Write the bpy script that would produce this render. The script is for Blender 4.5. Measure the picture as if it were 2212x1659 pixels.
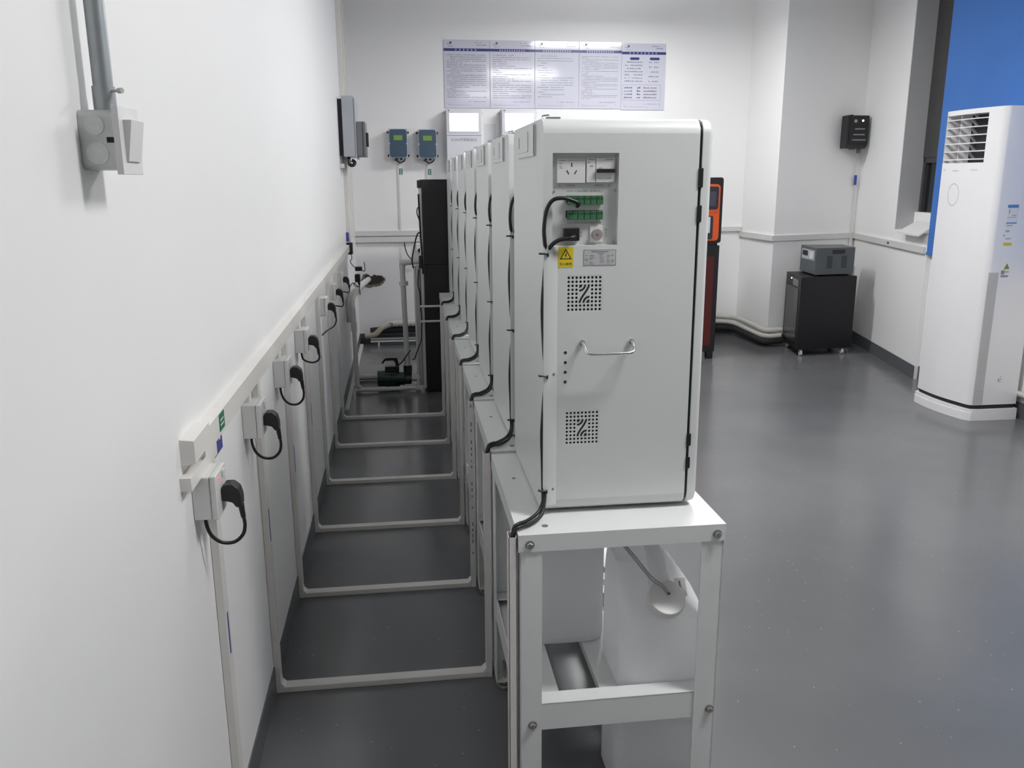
import bpy, bmesh, math, random
from mathutils import Vector, Matrix
random.seed(7)
scene = bpy.context.scene
for o in list(bpy.data.objects):
    bpy.data.objects.remove(o)
COL = scene.collection

# ------------------------------------------------------------------ camera
YAW, PITCH, ROLL, FPX = 0.12739857, 0.23729242, -0.00494785, 1824.48
CAM = Vector((0.41, 0.0, 1.45))
def cam_axes():
    cy, sy = math.cos(YAW), math.sin(YAW)
    cp, sp = math.cos(PITCH), math.sin(PITCH)
    f = Vector((sy * cp, cy * cp, -sp)); r = Vector((cy, -sy, 0)); u = r.cross(f)
    c, s = math.cos(ROLL), math.sin(ROLL)
    return c * r + s * u, -s * r + c * u, f
cr, cu, cf = cam_axes()
cd = bpy.data.cameras.new('camera'); cd.sensor_width = 36.0; cd.lens = FPX / 2212 * 36.0
cd.clip_start = 0.02
cam = bpy.data.objects.new('camera', cd); COL.objects.link(cam)
m = Matrix((( cr.x, cu.x, -cf.x, CAM.x), (cr.y, cu.y, -cf.y, CAM.y), (cr.z, cu.z, -cf.z, CAM.z), (0, 0, 0, 1)))
cam.matrix_world = m
scene.camera = cam

# ------------------------------------------------------------------ world, exposure
w = bpy.data.worlds.new('world'); scene.world = w; w.use_nodes = True
bg = w.node_tree.nodes['Background']; bg.inputs[0].default_value = (0.02, 0.025, 0.035, 1); bg.inputs[1].default_value = 0.3
vs = scene.view_settings
vs.view_transform = 'Standard'; vs.look = 'None'; vs.gamma = 1.0; vs.use_curve_mapping = False; vs.exposure = 0.09
LAMP = 59.0            # radiance of the ceiling light diffusers
LAMPS = [(2.26, 6.4, 0.74), (2.06, 3.8, 1.05), (1.9, 1.2, 0.82)]
LZ = 2.81
CEIL = 3.16

# ------------------------------------------------------------------ materials
MATS = {}
def mat(name, col, rough=0.5, metal=0.0, var=0.04, nscale=8.0, bump=0.0, bscale=60.0, spec=0.5, emit=0.0, trans=0.0, sss=0.0, alpha=None):
    if name in MATS: return MATS[name]
    M = bpy.data.materials.new(name); M.use_nodes = True
    nt = M.node_tree; N = nt.nodes; L = nt.links
    b = N['Principled BSDF']
    b.inputs['Roughness'].default_value = rough; b.inputs['Metallic'].default_value = metal
    b.inputs['Specular IOR Level'].default_value = spec
    tc = N.new('ShaderNodeTexCoord'); nz = N.new('ShaderNodeTexNoise')
    nz.inputs['Scale'].default_value = nscale; nz.inputs['Detail'].default_value = 3
    L.new(tc.outputs['Object'], nz.inputs['Vector'])
    mx = N.new('ShaderNodeMix'); mx.data_type = 'RGBA'
    lo = tuple(c * (1 - var) for c in col); hi = tuple(min(1, c * (1 + var)) for c in col)
    mx.inputs['A'].default_value = (*lo, 1); mx.inputs['B'].default_value = (*hi, 1)
    L.new(nz.outputs['Fac'], mx.inputs['Factor']); L.new(mx.outputs['Result'], b.inputs['Base Color'])
    if bump:
        n2 = N.new('ShaderNodeTexNoise'); n2.inputs['Scale'].default_value = bscale; n2.inputs['Detail'].default_value = 4
        L.new(tc.outputs['Object'], n2.inputs['Vector'])
        bp = N.new('ShaderNodeBump'); bp.inputs['Strength'].default_value = bump; bp.inputs['Distance'].default_value = 0.002
        L.new(n2.outputs['Fac'], bp.inputs['Height']); L.new(bp.outputs['Normal'], b.inputs['Normal'])
    if emit:
        b.inputs['Emission Color'].default_value = (*col, 1); b.inputs['Emission Strength'].default_value = emit
    if trans: b.inputs['Transmission Weight'].default_value = trans
    if sss:
        b.inputs['Subsurface Weight'].default_value = sss; b.inputs['Subsurface Radius'].default_value = (1.0, 1.0, 1.0); b.inputs['Subsurface Scale'].default_value = 0.04
    MATS[name] = M
    return M

def floor_mat():
    M = bpy.data.materials.new('floor_epoxy'); M.use_nodes = True
    nt = M.node_tree; N = nt.nodes; L = nt.links; b = N['Principled BSDF']
    tc = N.new('ShaderNodeTexCoord')
    n1 = N.new('ShaderNodeTexNoise'); n1.inputs['Scale'].default_value = 1.3; n1.inputs['Detail'].default_value = 6
    n2 = N.new('ShaderNodeTexNoise'); n2.inputs['Scale'].default_value = 9; n2.inputs['Detail'].default_value = 5
    n3 = N.new('ShaderNodeTexVoronoi'); n3.inputs['Scale'].default_value = 22
    for n in (n1, n2, n3): L.new(tc.outputs['Object'], n.inputs['Vector'])
    r = N.new('ShaderNodeValToRGB'); r.color_ramp.elements[0].position = 0.3; r.color_ramp.elements[1].position = 0.72
    r.color_ramp.elements[0].color = (0.118, 0.120, 0.125, 1); r.color_ramp.elements[1].color = (0.15, 0.151, 0.156, 1)
    L.new(n1.outputs['Fac'], r.inputs['Fac'])
    sp = N.new('ShaderNodeValToRGB'); sp.color_ramp.elements[0].position = 0.04; sp.color_ramp.elements[1].position = 0.06
    sp.color_ramp.elements[0].color = (1, 1, 1, 1); sp.color_ramp.elements[1].color = (0, 0, 0, 1)
    L.new(n3.outputs['Distance'], sp.inputs['Fac'])
    mx = N.new('ShaderNodeMix'); mx.data_type = 'RGBA'; mx.inputs['B'].default_value = (0.3, 0.3, 0.3, 1)
    L.new(r.outputs['Color'], mx.inputs['A']); L.new(sp.outputs['Color'], mx.inputs['Factor'])
    L.new(mx.outputs['Result'], b.inputs['Base Color'])
    mr = N.new('ShaderNodeMapRange'); mr.inputs['To Min'].default_value = 0.195; mr.inputs['To Max'].default_value = 0.205
    L.new(n2.outputs['Fac'], mr.inputs['Value']); L.new(mr.outputs['Result'], b.inputs['Roughness'])
    b.inputs['Specular IOR Level'].default_value = 0.4
    bp = N.new('ShaderNodeBump'); bp.inputs['Strength'].default_value = 0.12; bp.inputs['Distance'].default_value = 0.004
    L.new(n2.outputs['Fac'], bp.inputs['Height']); L.new(bp.outputs['Normal'], b.inputs['Normal'])
    return M

WALL = mat('wall_paint', (0.86, 0.856, 0.855), 0.6, var=0.012, nscale=2.0, bump=0.08, bscale=140)
FLOOR = floor_mat()
BASE = mat('baseboard_paint', (0.105, 0.112, 0.12), 0.35, var=0.12, nscale=6)
CEILM = mat('ceiling_paint', (0.86, 0.86, 0.86), 0.8, var=0.02)
COAT = mat('white_powder_coat', (0.66, 0.675, 0.67), 0.38, var=0.015, nscale=12, bump=0.06, bscale=500)
STEEL = mat('white_stand_paint', (0.75, 0.76, 0.755), 0.33, var=0.03, nscale=14)
PVC = mat('cream_pvc', (0.76, 0.74, 0.71), 0.45, var=0.04, nscale=10)
PVCW = mat('white_pvc', (0.66, 0.65, 0.64), 0.4, var=0.03)
SOCK = mat('white_plastic', (0.72, 0.72, 0.71), 0.35, var=0.02)
BLACK = mat('black_plastic', (0.012, 0.012, 0.014), 0.38, var=0.1)
RUBBER = mat('black_rubber', (0.01, 0.01, 0.012), 0.42, var=0.1)
BLKM = mat('black_metal', (0.006, 0.006, 0.008), 0.45, var=0.12, nscale=4)
DARK = mat('dark_void', (0.02, 0.021, 0.022), 0.8, var=0.1)
CHROME = mat('chrome', (0.75, 0.75, 0.76), 0.14, 1.0, var=0.03)
ZINC = mat('zinc_bolt', (0.5, 0.49, 0.47), 0.35, 1.0, var=0.1, nscale=60)
GALV = mat('galvanised_steel', (0.36, 0.39, 0.40), 0.42, 0.75, var=0.12, nscale=40)
GALVW = mat('galvanised_box', (0.50, 0.52, 0.51), 0.45, 0.55, var=0.25, nscale=30)
GREEN = mat('green_terminal', (0.045, 0.16, 0.075), 0.45, var=0.08)
GDARK = mat('green_terminal_dark', (0.012, 0.045, 0.022), 0.5)
PANEL = mat('grey_panel', (0.60, 0.61, 0.60), 0.4, var=0.03)
YELLOW = mat('yellow_sticker', (0.72, 0.56, 0.02), 0.45, var=0.03)
INK = mat('black_ink', (0.02, 0.018, 0.016), 0.6)
INKG = mat('grey_ink', (0.20, 0.20, 0.21), 0.6)
PLATE = mat('rating_plate', (0.50, 0.50, 0.52), 0.4, var=0.05)
HDPE = mat('milky_hdpe', (0.96, 0.96, 0.965), 0.36, var=0.005)
def translucent(M, fac, col):
    nt = M.node_tree; N = nt.nodes; L = nt.links
    t = N.new('ShaderNodeBsdfTranslucent'); t.inputs['Color'].default_value = (*col, 1)
    mx = N.new('ShaderNodeMixShader'); mx.inputs[0].default_value = fac
    L.new(N['Principled BSDF'].outputs[0], mx.inputs[1]); L.new(t.outputs[0], mx.inputs[2])
    L.new(mx.outputs[0], N['Material Output'].inputs['Surface'])
translucent(HDPE, 0.5, (0.95, 0.95, 0.96))
CAPW = mat('white_cap', (0.75, 0.745, 0.73), 0.4)
TUBEC = mat('clear_tube', (0.55, 0.55, 0.55), 0.25, trans=0.3)
POSTER = mat('poster_acrylic', (0.62, 0.62, 0.71), 0.10, var=0.03, nscale=3, spec=0.3)
NAVY = mat('poster_navy', (0.055, 0.065, 0.22), 0.12, var=0.05, spec=0.3)
POSTINK = mat('poster_ink', (0.09, 0.09, 0.17), 0.3)
POSTWHITE = mat('poster_white_ink', (0.55, 0.56, 0.7), 0.3)
BLUEBOX = mat('blue_grey_lid', (0.045, 0.085, 0.135), 0.35, var=0.12, nscale=10)
LCD = mat('green_lcd', (0.14, 0.24, 0.045), 0.3, emit=0.25)
LOGGER = mat('logger_white', (0.70, 0.70, 0.75), 0.35, var=0.02)
SCREEN = mat('lit_screen', (0.95, 0.97, 1.0), 0.4, emit=2.2)
GREY = mat('grey_enclosure', (0.44, 0.46, 0.50), 0.4, var=0.04)
DGREY = mat('dark_grey_box', (0.17, 0.175, 0.175), 0.4, var=0.05)
SLATE = mat('slate_metal', (0.085, 0.095, 0.105), 0.42, var=0.07, nscale=5)
ORANGE = mat('orange_plastic', (0.80, 0.11, 0.02), 0.35, var=0.04)
REDM = mat('red_mesh', (0.30, 0.03, 0.025), 0.5, var=0.2, nscale=30)
GLASSD = mat('dark_display', (0.02, 0.022, 0.03), 0.1)
SCRD = mat('dim_display', (0.06, 0.065, 0.085), 0.15)
PAPER = mat('paper_white', (0.74, 0.74, 0.75), 0.6)
ACW = mat('ac_white', (0.80, 0.79, 0.80), 0.28, var=0.01)
ACIN = mat('ac_inner', (0.02, 0.018, 0.022), 0.6)
ACG = mat('ac_intake', (0.56, 0.55, 0.55), 0.5)
BLUE = mat('blue_fabric', (0.045, 0.165, 0.50), 0.75, var=0.05, nscale=4, bump=0.1, bscale=300)
NIGHT = mat('window_glass_night', (0.012, 0.014, 0.015), 0.06, var=0.2)
WFRAME = mat('dark_window_frame', (0.05, 0.048, 0.047), 0.5, var=0.35, nscale=18)
TAN = mat('tan_insulation', (0.42, 0.37, 0.29), 0.7, var=0.12, nscale=14)
TAPE = mat('wrapped_insulation', (0.56, 0.54, 0.49), 0.65, var=0.1, nscale=14)
FOAM = mat('black_foam', (0.022, 0.022, 0.024), 0.8, var=0.2)
PUMP = mat('dark_green_pump', (0.006, 0.035, 0.028), 0.35, var=0.12)
CONC = mat('broken_plaster', (0.20, 0.175, 0.15), 0.9, var=0.5, nscale=35, bump=0.6, bscale=60)
CONCD = mat('hole_dark', (0.05, 0.043, 0.038), 0.95, var=0.5, nscale=45)
STG = mat('green_sticker', (0.02, 0.17, 0.085), 0.45)
STB = mat('blue_sticker', (0.06, 0.07, 0.33), 0.45)
STR = mat('purple_sticker', (0.14, 0.05, 0.13), 0.45)
STW = mat('sticker_white', (0.62, 0.66, 0.64), 0.5)
REDL = mat('red_indicator', (0.9, 0.06, 0.05), 0.3, emit=1.6)
CONN = mat('grey_pink_connector', (0.33, 0.29, 0.28), 0.45)
BLUEL = mat('label_blue', (0.12, 0.25, 0.50), 0.45)
DIFF = bpy.data.materials.new('lamp_diffuser'); DIFF.use_nodes = True
_b = DIFF.node_tree.nodes['Principled BSDF']; _b.inputs['Emission Color'].default_value = (1.0, 1.0, 0.995, 1); _b.inputs['Emission Strength'].default_value = LAMP

# ------------------------------------------------------------------ geometry helpers
class B:
    """collects primitives in world coordinates; becomes one mesh"""
    def __init__(self): self.bm = bmesh.new()
    def _bev(self, verts, bev, seg):
        if bev > 0:
            es = {e for v in verts for e in v.link_edges}
            bmesh.ops.bevel(self.bm, geom=list(es), offset=bev, segments=seg, profile=0.5, affect='EDGES', clamp_overlap=True)
    def box(self, x0, x1, y0, y1, z0, z1, bev=0.0, seg=2, rot=None):
        r = bmesh.ops.create_cube(self.bm, size=1.0)
        M_ = Matrix.Translation(((x0 + x1) / 2, (y0 + y1) / 2, (z0 + z1) / 2))
        if rot: M_ = M_ @ rot
        M_ = M_ @ Matrix.Diagonal((abs(x1 - x0), abs(y1 - y0), abs(z1 - z0), 1))
        bmesh.ops.transform(self.bm, matrix=M_, verts=r['verts'])
        self._bev(r['verts'], bev, seg); return self
    def cyl(self, a, b, r, n=16, r2=None, bev=0.0):
        a, b = Vector(a), Vector(b); d = b - a
        q = d.to_track_quat('Z', 'Y').to_matrix().to_4x4()
        res = bmesh.ops.create_cone(self.bm, cap_ends=True, cap_tris=False, segments=n, radius1=r, radius2=r if r2 is None else r2, depth=d.length)
        bmesh.ops.transform(self.bm, matrix=Matrix.Translation((a + b) / 2) @ q, verts=res['verts'])
        if bev:
            es = {e for v in res['verts'] for e in v.link_edges if len([f for f in e.link_faces if len(f.verts) > 4]) == 1}
            bmesh.ops.bevel(self.bm, geom=list(es), offset=bev, segments=2, profile=0.5, affect='EDGES', clamp_overlap=True)
        return self
    def tube(self, pts, r, n=8, smooth=True, sub=6, r_list=None):
        P = [Vector(p) for p in pts]
        if smooth and len(P) > 2:
            Q = []
            for i in range(len(P) - 1):
                p0 = P[max(i - 1, 0)]; p1 = P[i]; p2 = P[i + 1]; p3 = P[min(i + 2, len(P) - 1)]
                for k in range(sub):
                    t = k / sub
                    Q.append(0.5 * ((2 * p1) + (-p0 + p2) * t + (2 * p0 - 5 * p1 + 4 * p2 - p3) * t * t + (-p0 + 3 * p1 - 3 * p2 + p3) * t ** 3))
            Q.append(P[-1]); P = Q
        rings = []; up = None
        for i, p in enumerate(P):
            t = (P[min(i + 1, len(P) - 1)] - P[max(i - 1, 0)]).normalized()
            if up is None:
                up = t.orthogonal().normalized()
            else:
                up = (up - t * up.dot(t)).normalized()
            s = t.cross(up)
            rr = r if r_list is None else r_list[min(int(i / max(1, len(P) - 1) * (len(r_list) - 1) + 0.5), len(r_list) - 1)]
            rings.append([self.bm.verts.new(p + (up * math.cos(a) + s * math.sin(a)) * rr) for a in [2 * math.pi * k / n for k in range(n)]])
        for a, b in zip(rings, rings[1:]):
            for k in range(n):
                self.bm.faces.new((a[k], a[(k + 1) % n], b[(k + 1) % n], b[k]))
        self.bm.faces.new(rings[0][::-1]); self.bm.faces.new(rings[-1]); return self
    def prism(self, pts, axis, a, b, bev=0.0, seg=2):
        """polygon pts in the two other axes (order x,y,z without axis), extruded a..b along axis"""
        def mk(p, t):
            if axis == 'x': return (t, p[0], p[1])
            if axis == 'y': return (p[0], t, p[1])
            return (p[0], p[1], t)
        A = [self.bm.verts.new(mk(p, a)) for p in pts]; Bv = [self.bm.verts.new(mk(p, b)) for p in pts]
        n = len(pts)
        f1 = self.bm.faces.new(A); f2 = self.bm.faces.new(Bv[::-1])
        fs = [f1, f2] + [self.bm.faces.new((A[i], Bv[i], Bv[(i + 1) % n], A[(i + 1) % n])) for i in range(n)]
        bmesh.ops.recalc_face_normals(self.bm, faces=fs)
        self._bev(A + Bv, bev, seg); return self
    def quad(self, *pts):
        self.bm.faces.new([self.bm.verts.new(p) for p in pts]); return self
    def disc(self, c, nrm, r, n=10):
        q = Vector(nrm).to_track_quat('Z', 'Y'); c = Vector(c)
        self.bm.faces.new([self.bm.verts.new(c + q @ Vector((r * math.cos(2 * math.pi * k / n), r * math.sin(2 * math.pi * k / n), 0))) for k in range(n)]); return self
    def loft(self, rings, cap=True):
        R_ = [[self.bm.verts.new(p) for p in ring] for ring in rings]
        n = len(R_[0])
        for a, b in zip(R_, R_[1:]):
            for k in range(n):
                self.bm.faces.new((a[k], a[(k + 1) % n], b[(k + 1) % n], b[k]))
        if cap:
            self.bm.faces.new(R_[0][::-1]); self.bm.faces.new(R_[-1])
        return self
    def hexbolt(self, p, nrm, r=0.0085, h=0.007):
        p = Vector(p); n = Vector(nrm).normalized()
        self.cyl(p, p + n * 0.0018, r * 1.25, 16)
        self.cyl(p + n * 0.0018, p + n * h, r, 6)
        self.cyl(p + n * h, p + n * (h + 0.0015), r * 0.92, 6, r2=r * 0.7)
        return self
    def text(self, s, size, origin, xdir, ydir, align='CENTER'):
        c = bpy.data.curves.new('txt', 'FONT'); c.body = s; c.size = size; c.align_x = align; c.align_y = 'CENTER'; c.resolution_u = 2
        o = bpy.data.objects.new('txt', c); COL.objects.link(o)
        bpy.context.view_layer.update()
        me = bpy.data.meshes.new_from_object(o.evaluated_get(bpy.context.evaluated_depsgraph_get()))
        bpy.data.objects.remove(o); bpy.data.curves.remove(c)
        X, Y, O = Vector(xdir), Vector(ydir), Vector(origin)
        for v in me.vertices: v.co = O + X * v.co.x + Y * v.co.y
        self.bm.from_mesh(me); bpy.data.meshes.remove(me); return self

def rrect(cx, cy, w_, h_, r, n=4):
    out = []
    for (sx, sy, a0) in ((1, 1, 0), (-1, 1, 90), (-1, -1, 180), (1, -1, 270)):
        for k in range(n + 1):
            a = math.radians(a0 + 90 * k / n)
            out.append((cx + sx * (w_ / 2 - r) + r * math.cos(a), cy + sy * (h_ / 2 - r) + r * math.sin(a)))
    return out

ORIG = {}
def finish(name, b, material, org, smooth=True, ang=38):
    bmesh.ops.translate(b.bm, vec=-Vector(org), verts=b.bm.verts)
    me = bpy.data.meshes.new(name); b.bm.to_mesh(me); b.bm.free()
    me.materials.append(material)
    if smooth:
        for p in me.polygons: p.use_smooth = True
        me.set_sharp_from_angle(angle=math.radians(ang))
    o = bpy.data.objects.new(name, me); COL.objects.link(o)
    if smooth:
        wn_ = o.modifiers.new('weighted_normals', 'WEIGHTED_NORMAL'); wn_.keep_sharp = True; wn_.weight = 100
    return o
def part(name, b, material, parent, smooth=True, ang=38, kind=None, label=None):
    org = ORIG[parent.name]
    o = finish(name, b, material, org, smooth, ang)
    o.parent = parent; ORIG[o.name] = org
    if kind: o['kind'] = kind
    if label: o['label'] = label
    return o
def thing(name, label, cat, loc=(0, 0, 0), group=None):
    o = bpy.data.objects.new(name, None); COL.objects.link(o); o.location = loc
    o.empty_display_size = 0.1
    o['label'] = label; o['category'] = cat
    if group: o['group'] = group
    ORIG[o.name] = Vector(loc); return o
def single(name, b, material, label, cat, group=None, kind=None, smooth=True, ang=38):
    vs_ = [v.co for v in b.bm.verts]
    lo = Vector([min(v[i] for v in vs_) for i in range(3)]); hi = Vector([max(v[i] for v in vs_) for i in range(3)])
    org = Vector(((lo.x + hi.x) / 2, (lo.y + hi.y) / 2, lo.z))
    o = finish(name, b, material, org, smooth, ang); o.location = org; ORIG[o.name] = org
    o['label'] = label; o['category'] = cat
    if group: o['group'] = group
    if kind: o['kind'] = kind
    return o
def struct(name, b, material, label=None, smooth=False):
    o = finish(name, b, material, (0, 0, 0), smooth); o['kind'] = 'structure'; ORIG[o.name] = Vector((0, 0, 0))
    if label: o['label'] = label
    return o
def dup(root, off, label):
    r = root.copy(); COL.objects.link(r); r.location = Vector(root.location) + Vector(off); r['label'] = label
    ORIG[r.name] = ORIG[root.name]
    def rec(src, dst):
        for ch in list(src.children):
            c = ch.copy(); COL.objects.link(c); c.parent = dst; rec(ch, c)
    rec(root, r); return r
ORD = ['nearest', 'second', 'third', 'fourth', 'fifth', 'sixth', 'farthest']

# ------------------------------------------------------------------ room shell
FARY = 7.75
struct('floor', B().box(-0.2, 5.2, -3.2, 8.1, -0.1, 0.0), FLOOR, 'glossy dark grey epoxy floor')
struct('ceiling', B().box(-0.2, 5.2, -3.2, 8.1, CEIL, CEIL + 0.1), CEILM, 'pale flat ceiling')
struct('wall_left', B().box(-0.15, 0.0, -3.2, 7.9, 0, CEIL), WALL, 'white painted wall behind the sockets')
struct('wall_far', B().box(-0.15, 3.9, FARY, FARY + 0.15, 0, CEIL), WALL, 'white painted end wall carrying notice boards')
struct('wall_near', B().box(-0.15, 4.4, -3.3, -3.15, 0, CEIL), WALL, 'white wall behind the photographer')
PA = (3.59, FARY); PB = (3.62, 7.09); PC = (4.50, 7.34); PD = (4.13, 5.66)
struct('wall_column', B().prism([PA, PB, PC, (4.9, 7.5), (4.9, 7.9), (3.6, 7.9)], 'z', 0, CEIL), WALL, 'white boxed column in the far corner')
# slanted right wall with a window opening
ux, uy = (PD[0] - PC[0]), (PD[1] - PC[1]); ul = math.hypot(ux, uy); ux /= ul; uy /= ul
nx, ny = -uy, ux                                   # outward (+x)
def wa(s, d): return (PC[0] + ux * s + nx * d, PC[1] + uy * s + ny * d)
S0 = 1.02                                           # start of the opening along the wall
SILL = 1.055
b = B()
b.prism([wa(-0.3, 0), wa(S0, 0), wa(S0, 0.4), wa(-0.3, 0.4)], 'z', 0, CEIL)
b.prism([wa(S0, 0), wa(ul, 0), wa(ul, 0.4), wa(S0, 0.4)], 'z', 0, SILL)
struct('wall_right', b, WALL, 'white slanted side wall with a window opening')
struct('wall_side', B().box(4.16, 4.3, -3.2, 5.68, 0, CEIL), WALL, 'white side wall behind the air conditioner')
# window
wn = B(); wn.prism([wa(S0 - 0.02, 0.19), wa(ul + 0.1, 0.19), wa(ul + 0.1, 0.2), wa(S0 - 0.02, 0.2)], 'z', SILL, CEIL)
win = struct('window_1', wn, NIGHT, 'dark night window glass')
fr = B(); fr.prism([wa(S0, 0.165), wa(S0 + 0.05, 0.165), wa(S0 + 0.05, 0.19), wa(S0, 0.19)], 'z', SILL, CEIL)
fr.prism([wa(S0, 0.165), wa(ul, 0.165), wa(ul, 0.19), wa(S0, 0.19)], 'z', 1.56, 1.6)
part('window_frame', fr, WFRAME, win, smooth=False)
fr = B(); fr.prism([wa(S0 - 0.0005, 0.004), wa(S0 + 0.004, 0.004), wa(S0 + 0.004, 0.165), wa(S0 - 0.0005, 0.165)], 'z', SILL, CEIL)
part('window_reveal', fr, mat('reveal_painted_shade', (0.40, 0.40, 0.41), 0.8, var=0.05, nscale=5), win, smooth=False, label='window reveal with its shade painted in as grey')  # jamb's shade put into the colour: grey slab over the white wall
fr = B(); fr.prism([wa(S0, 0.14), wa(ul, 0.14), wa(ul, 0.19), wa(S0, 0.19)], 'z', SILL, 1.19)
part('window_sill', fr, WALL, win, smooth=False)
fr = B(); fr.prism([wa(S0, 0.16), wa(ul, 0.16), wa(ul, 0.188), wa(S0, 0.188)], 'z', 1.6, CEIL)
part('window_blackout', fr, WFRAME, win, smooth=False)
# baseboards (painted band, slightly proud)
BH = 0.085
struct('baseboard_left', B().box(0, 0.004, -3.1, FARY, 0, BH), BASE)
struct('baseboard_far', B().box(0.004, 3.6, FARY - 0.004, FARY, 0, BH), BASE)
struct('baseboard_column', B().prism([(PA[0] - 0.004, PA[1]), (PB[0] - 0.004, PB[1] - 0.004), (PC[0], PC[1] - 0.005), PC, PB, PA], 'z', 0, BH), BASE)
struct('baseboard_right', B().prism([wa(0, -0.004), wa(ul, -0.004), wa(ul, 0.001), wa(0, 0.001)], 'z', 0, 0.1), BASE)
struct('baseboard_side', B().box(4.156, 4.161, -3.1, 5.66, 0, 0.1), BASE)

# ceiling lights
for i, (lx, ly, k) in enumerate(LAMPS):
    lt = thing('ceiling_light', ['hanging light nearest the notice boards', 'middle hanging light beside the cabinet row', 'hanging light nearest the photographer'][i], 'ceiling light', (lx, ly, LZ), 'ceiling lights')
    part('housing', B().box(lx - 0.48, lx + 0.48, ly - 0.17, ly + 0.17, LZ + 0.006, LZ + 0.05, 0.004), SOCK, lt)
    for sx in (-0.4, 0.4): part('hanger', B().cyl((lx + sx, ly, LZ + 0.05), (lx + sx, ly, CEIL), 0.004, 8), ZINC, lt)
    dm = DIFF
    if k != 1.0:
        dm = DIFF.copy(); dm.node_tree.nodes['Principled BSDF'].inputs['Emission Strength'].default_value = LAMP * k
    part('diffuser', B().box(lx - 0.45, lx + 0.45, ly - 0.15, ly + 0.15, LZ - 0.018, LZ + 0.006), dm, lt, smooth=False)

# ------------------------------------------------------------------ instrument stand (nearest one, then copies)
SP = 0.581; DX = 0.0022
TX0, TX1, TY0, TY1, TZ = 0.635, 1.099, 1.665, 2.222, 0.71
st = thing('instrument_stand', 'nearest white steel stand, with jerricans on its shelf', 'stand', (0.867, 1.94, 0), 'white steel instrument stands')
b = B().box(TX0, TX1, TY0, TY1, TZ - 0.003, TZ, 0.0012, 2)
b.box(TX0, TX1, TY0, TY0 + 0.002, TZ - 0.04, TZ - 0.001); b.box(TX0, TX1, TY1 - 0.002, TY1, TZ - 0.04, TZ - 0.001)
b.box(TX0, TX0 + 0.002, TY0, TY1, TZ - 0.04, TZ - 0.001); b.box(TX1 - 0.002, TX1, TY0, TY1, TZ - 0.04, TZ - 0.001)
part('tabletop', b, STEEL, st)
for (hx_, hy_, hr_) in ((0.7, 1.708, 0.0075), (0.672, 2.02, 0.005)): part('top_hole', B().cyl((hx_, hy_, TZ), (hx_, hy_, TZ + 0.0006), hr_, 14), DGREY, st, label='grey plugged bolt hole')
for sx in (0, 1):
    for sy in (0, 1):
        x = TX0 + 0.003 if sx == 0 else TX1 - 0.003; y = TY0 + 0.003 if sy == 0 else TY1 - 0.003
        dx = 1 if sx == 0 else -1; dy = 1 if sy == 0 else -1
        b = B().box(min(x, x + dx * 0.05), max(x, x + dx * 0.05), min(y, y + dy * 0.003), max(y, y + dy * 0.003), 0.03, TZ - 0.004)
        b.box(min(x, x + dx * 0.003), max(x, x + dx * 0.003), min(y, y + dy * 0.05), max(y, y + dy * 0.05), 0.03, TZ - 0.004)
        b.box(min(x, x + dx * 0.05), max(x, x + dx * 0.05), min(y, y + dy * 0.05), max(y, y + dy * 0.05), 0.03, 0.033)
        part('leg', b, STEEL, st, smooth=False)
        cx_, cy_ = x + dx * 0.026, y + dy * 0.026
        part('foot', B().cyl((cx_, cy_, 0), (cx_, cy_, 0.014), 0.022, 20, bev=0.003).cyl((cx_, cy_, 0.014), (cx_, cy_, 0.085), 0.006, 8), ZINC, st)
# lower frame bars (angle iron)
zb0, zb1 = 0.226, 0.293; SH = 0.272
for sy in (0, 1):
    y = TY0 + 0.006 if sy == 0 else TY1 - 0.006; d = 1 if sy == 0 else -1
    b = B().box(TX0 + 0.008, TX1 - 0.008, min(y, y + d * 0.003), max(y, y + d * 0.003), zb0, zb1)
    b.box(TX0 + 0.008, TX1 - 0.008, min(y, y + d * 0.045), max(y, y + d * 0.045), zb1 - 0.003, zb1)
    part('crossbar', b, STEEL, st, smooth=False)
for sx in (0, 1):
    x = TX0 + 0.006 if sx == 0 else TX1 - 0.006; d = 1 if sx == 0 else -1
    b = B().box(min(x, x + d * 0.003), max(x, x + d * 0.003), TY0 + 0.01, TY1 - 0.01, zb0, zb1)
    part('crossbar', b, STEEL, st, smooth=False)
for (sx0, sx1) in ((0.648, 0.742), (0.84, 0.935), (1.0, 1.09)):
    part('shelf_slat', B().box(sx0, sx1, TY0 + 0.012, TY1 - 0.012, SH - 0.003, SH).box(sx0, sx0 + 0.003, TY0 + 0.012, TY1 - 0.012, SH - 0.02, SH - 0.003).box(sx1 - 0.003, sx1, TY0 + 0.012, TY1 - 0.012, SH - 0.02, SH - 0.003), STEEL, st, smooth=False)
for (bx, bz) in ((0.66, 0.687), (1.079, 0.687), (0.667, 0.243), (1.084, 0.247)):
    part('bolt', B().hexbolt((bx, TY0 + (0 if bz > 0.5 else 0.003), bz), (0, -1, 0), 0.0082), ZINC, st, ang=20)
    part('bolt', B().hexbolt((bx, TY1 - (0 if bz > 0.5 else 0.003), bz), (0, 1, 0), 0.0082), ZINC, st, ang=20)

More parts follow.
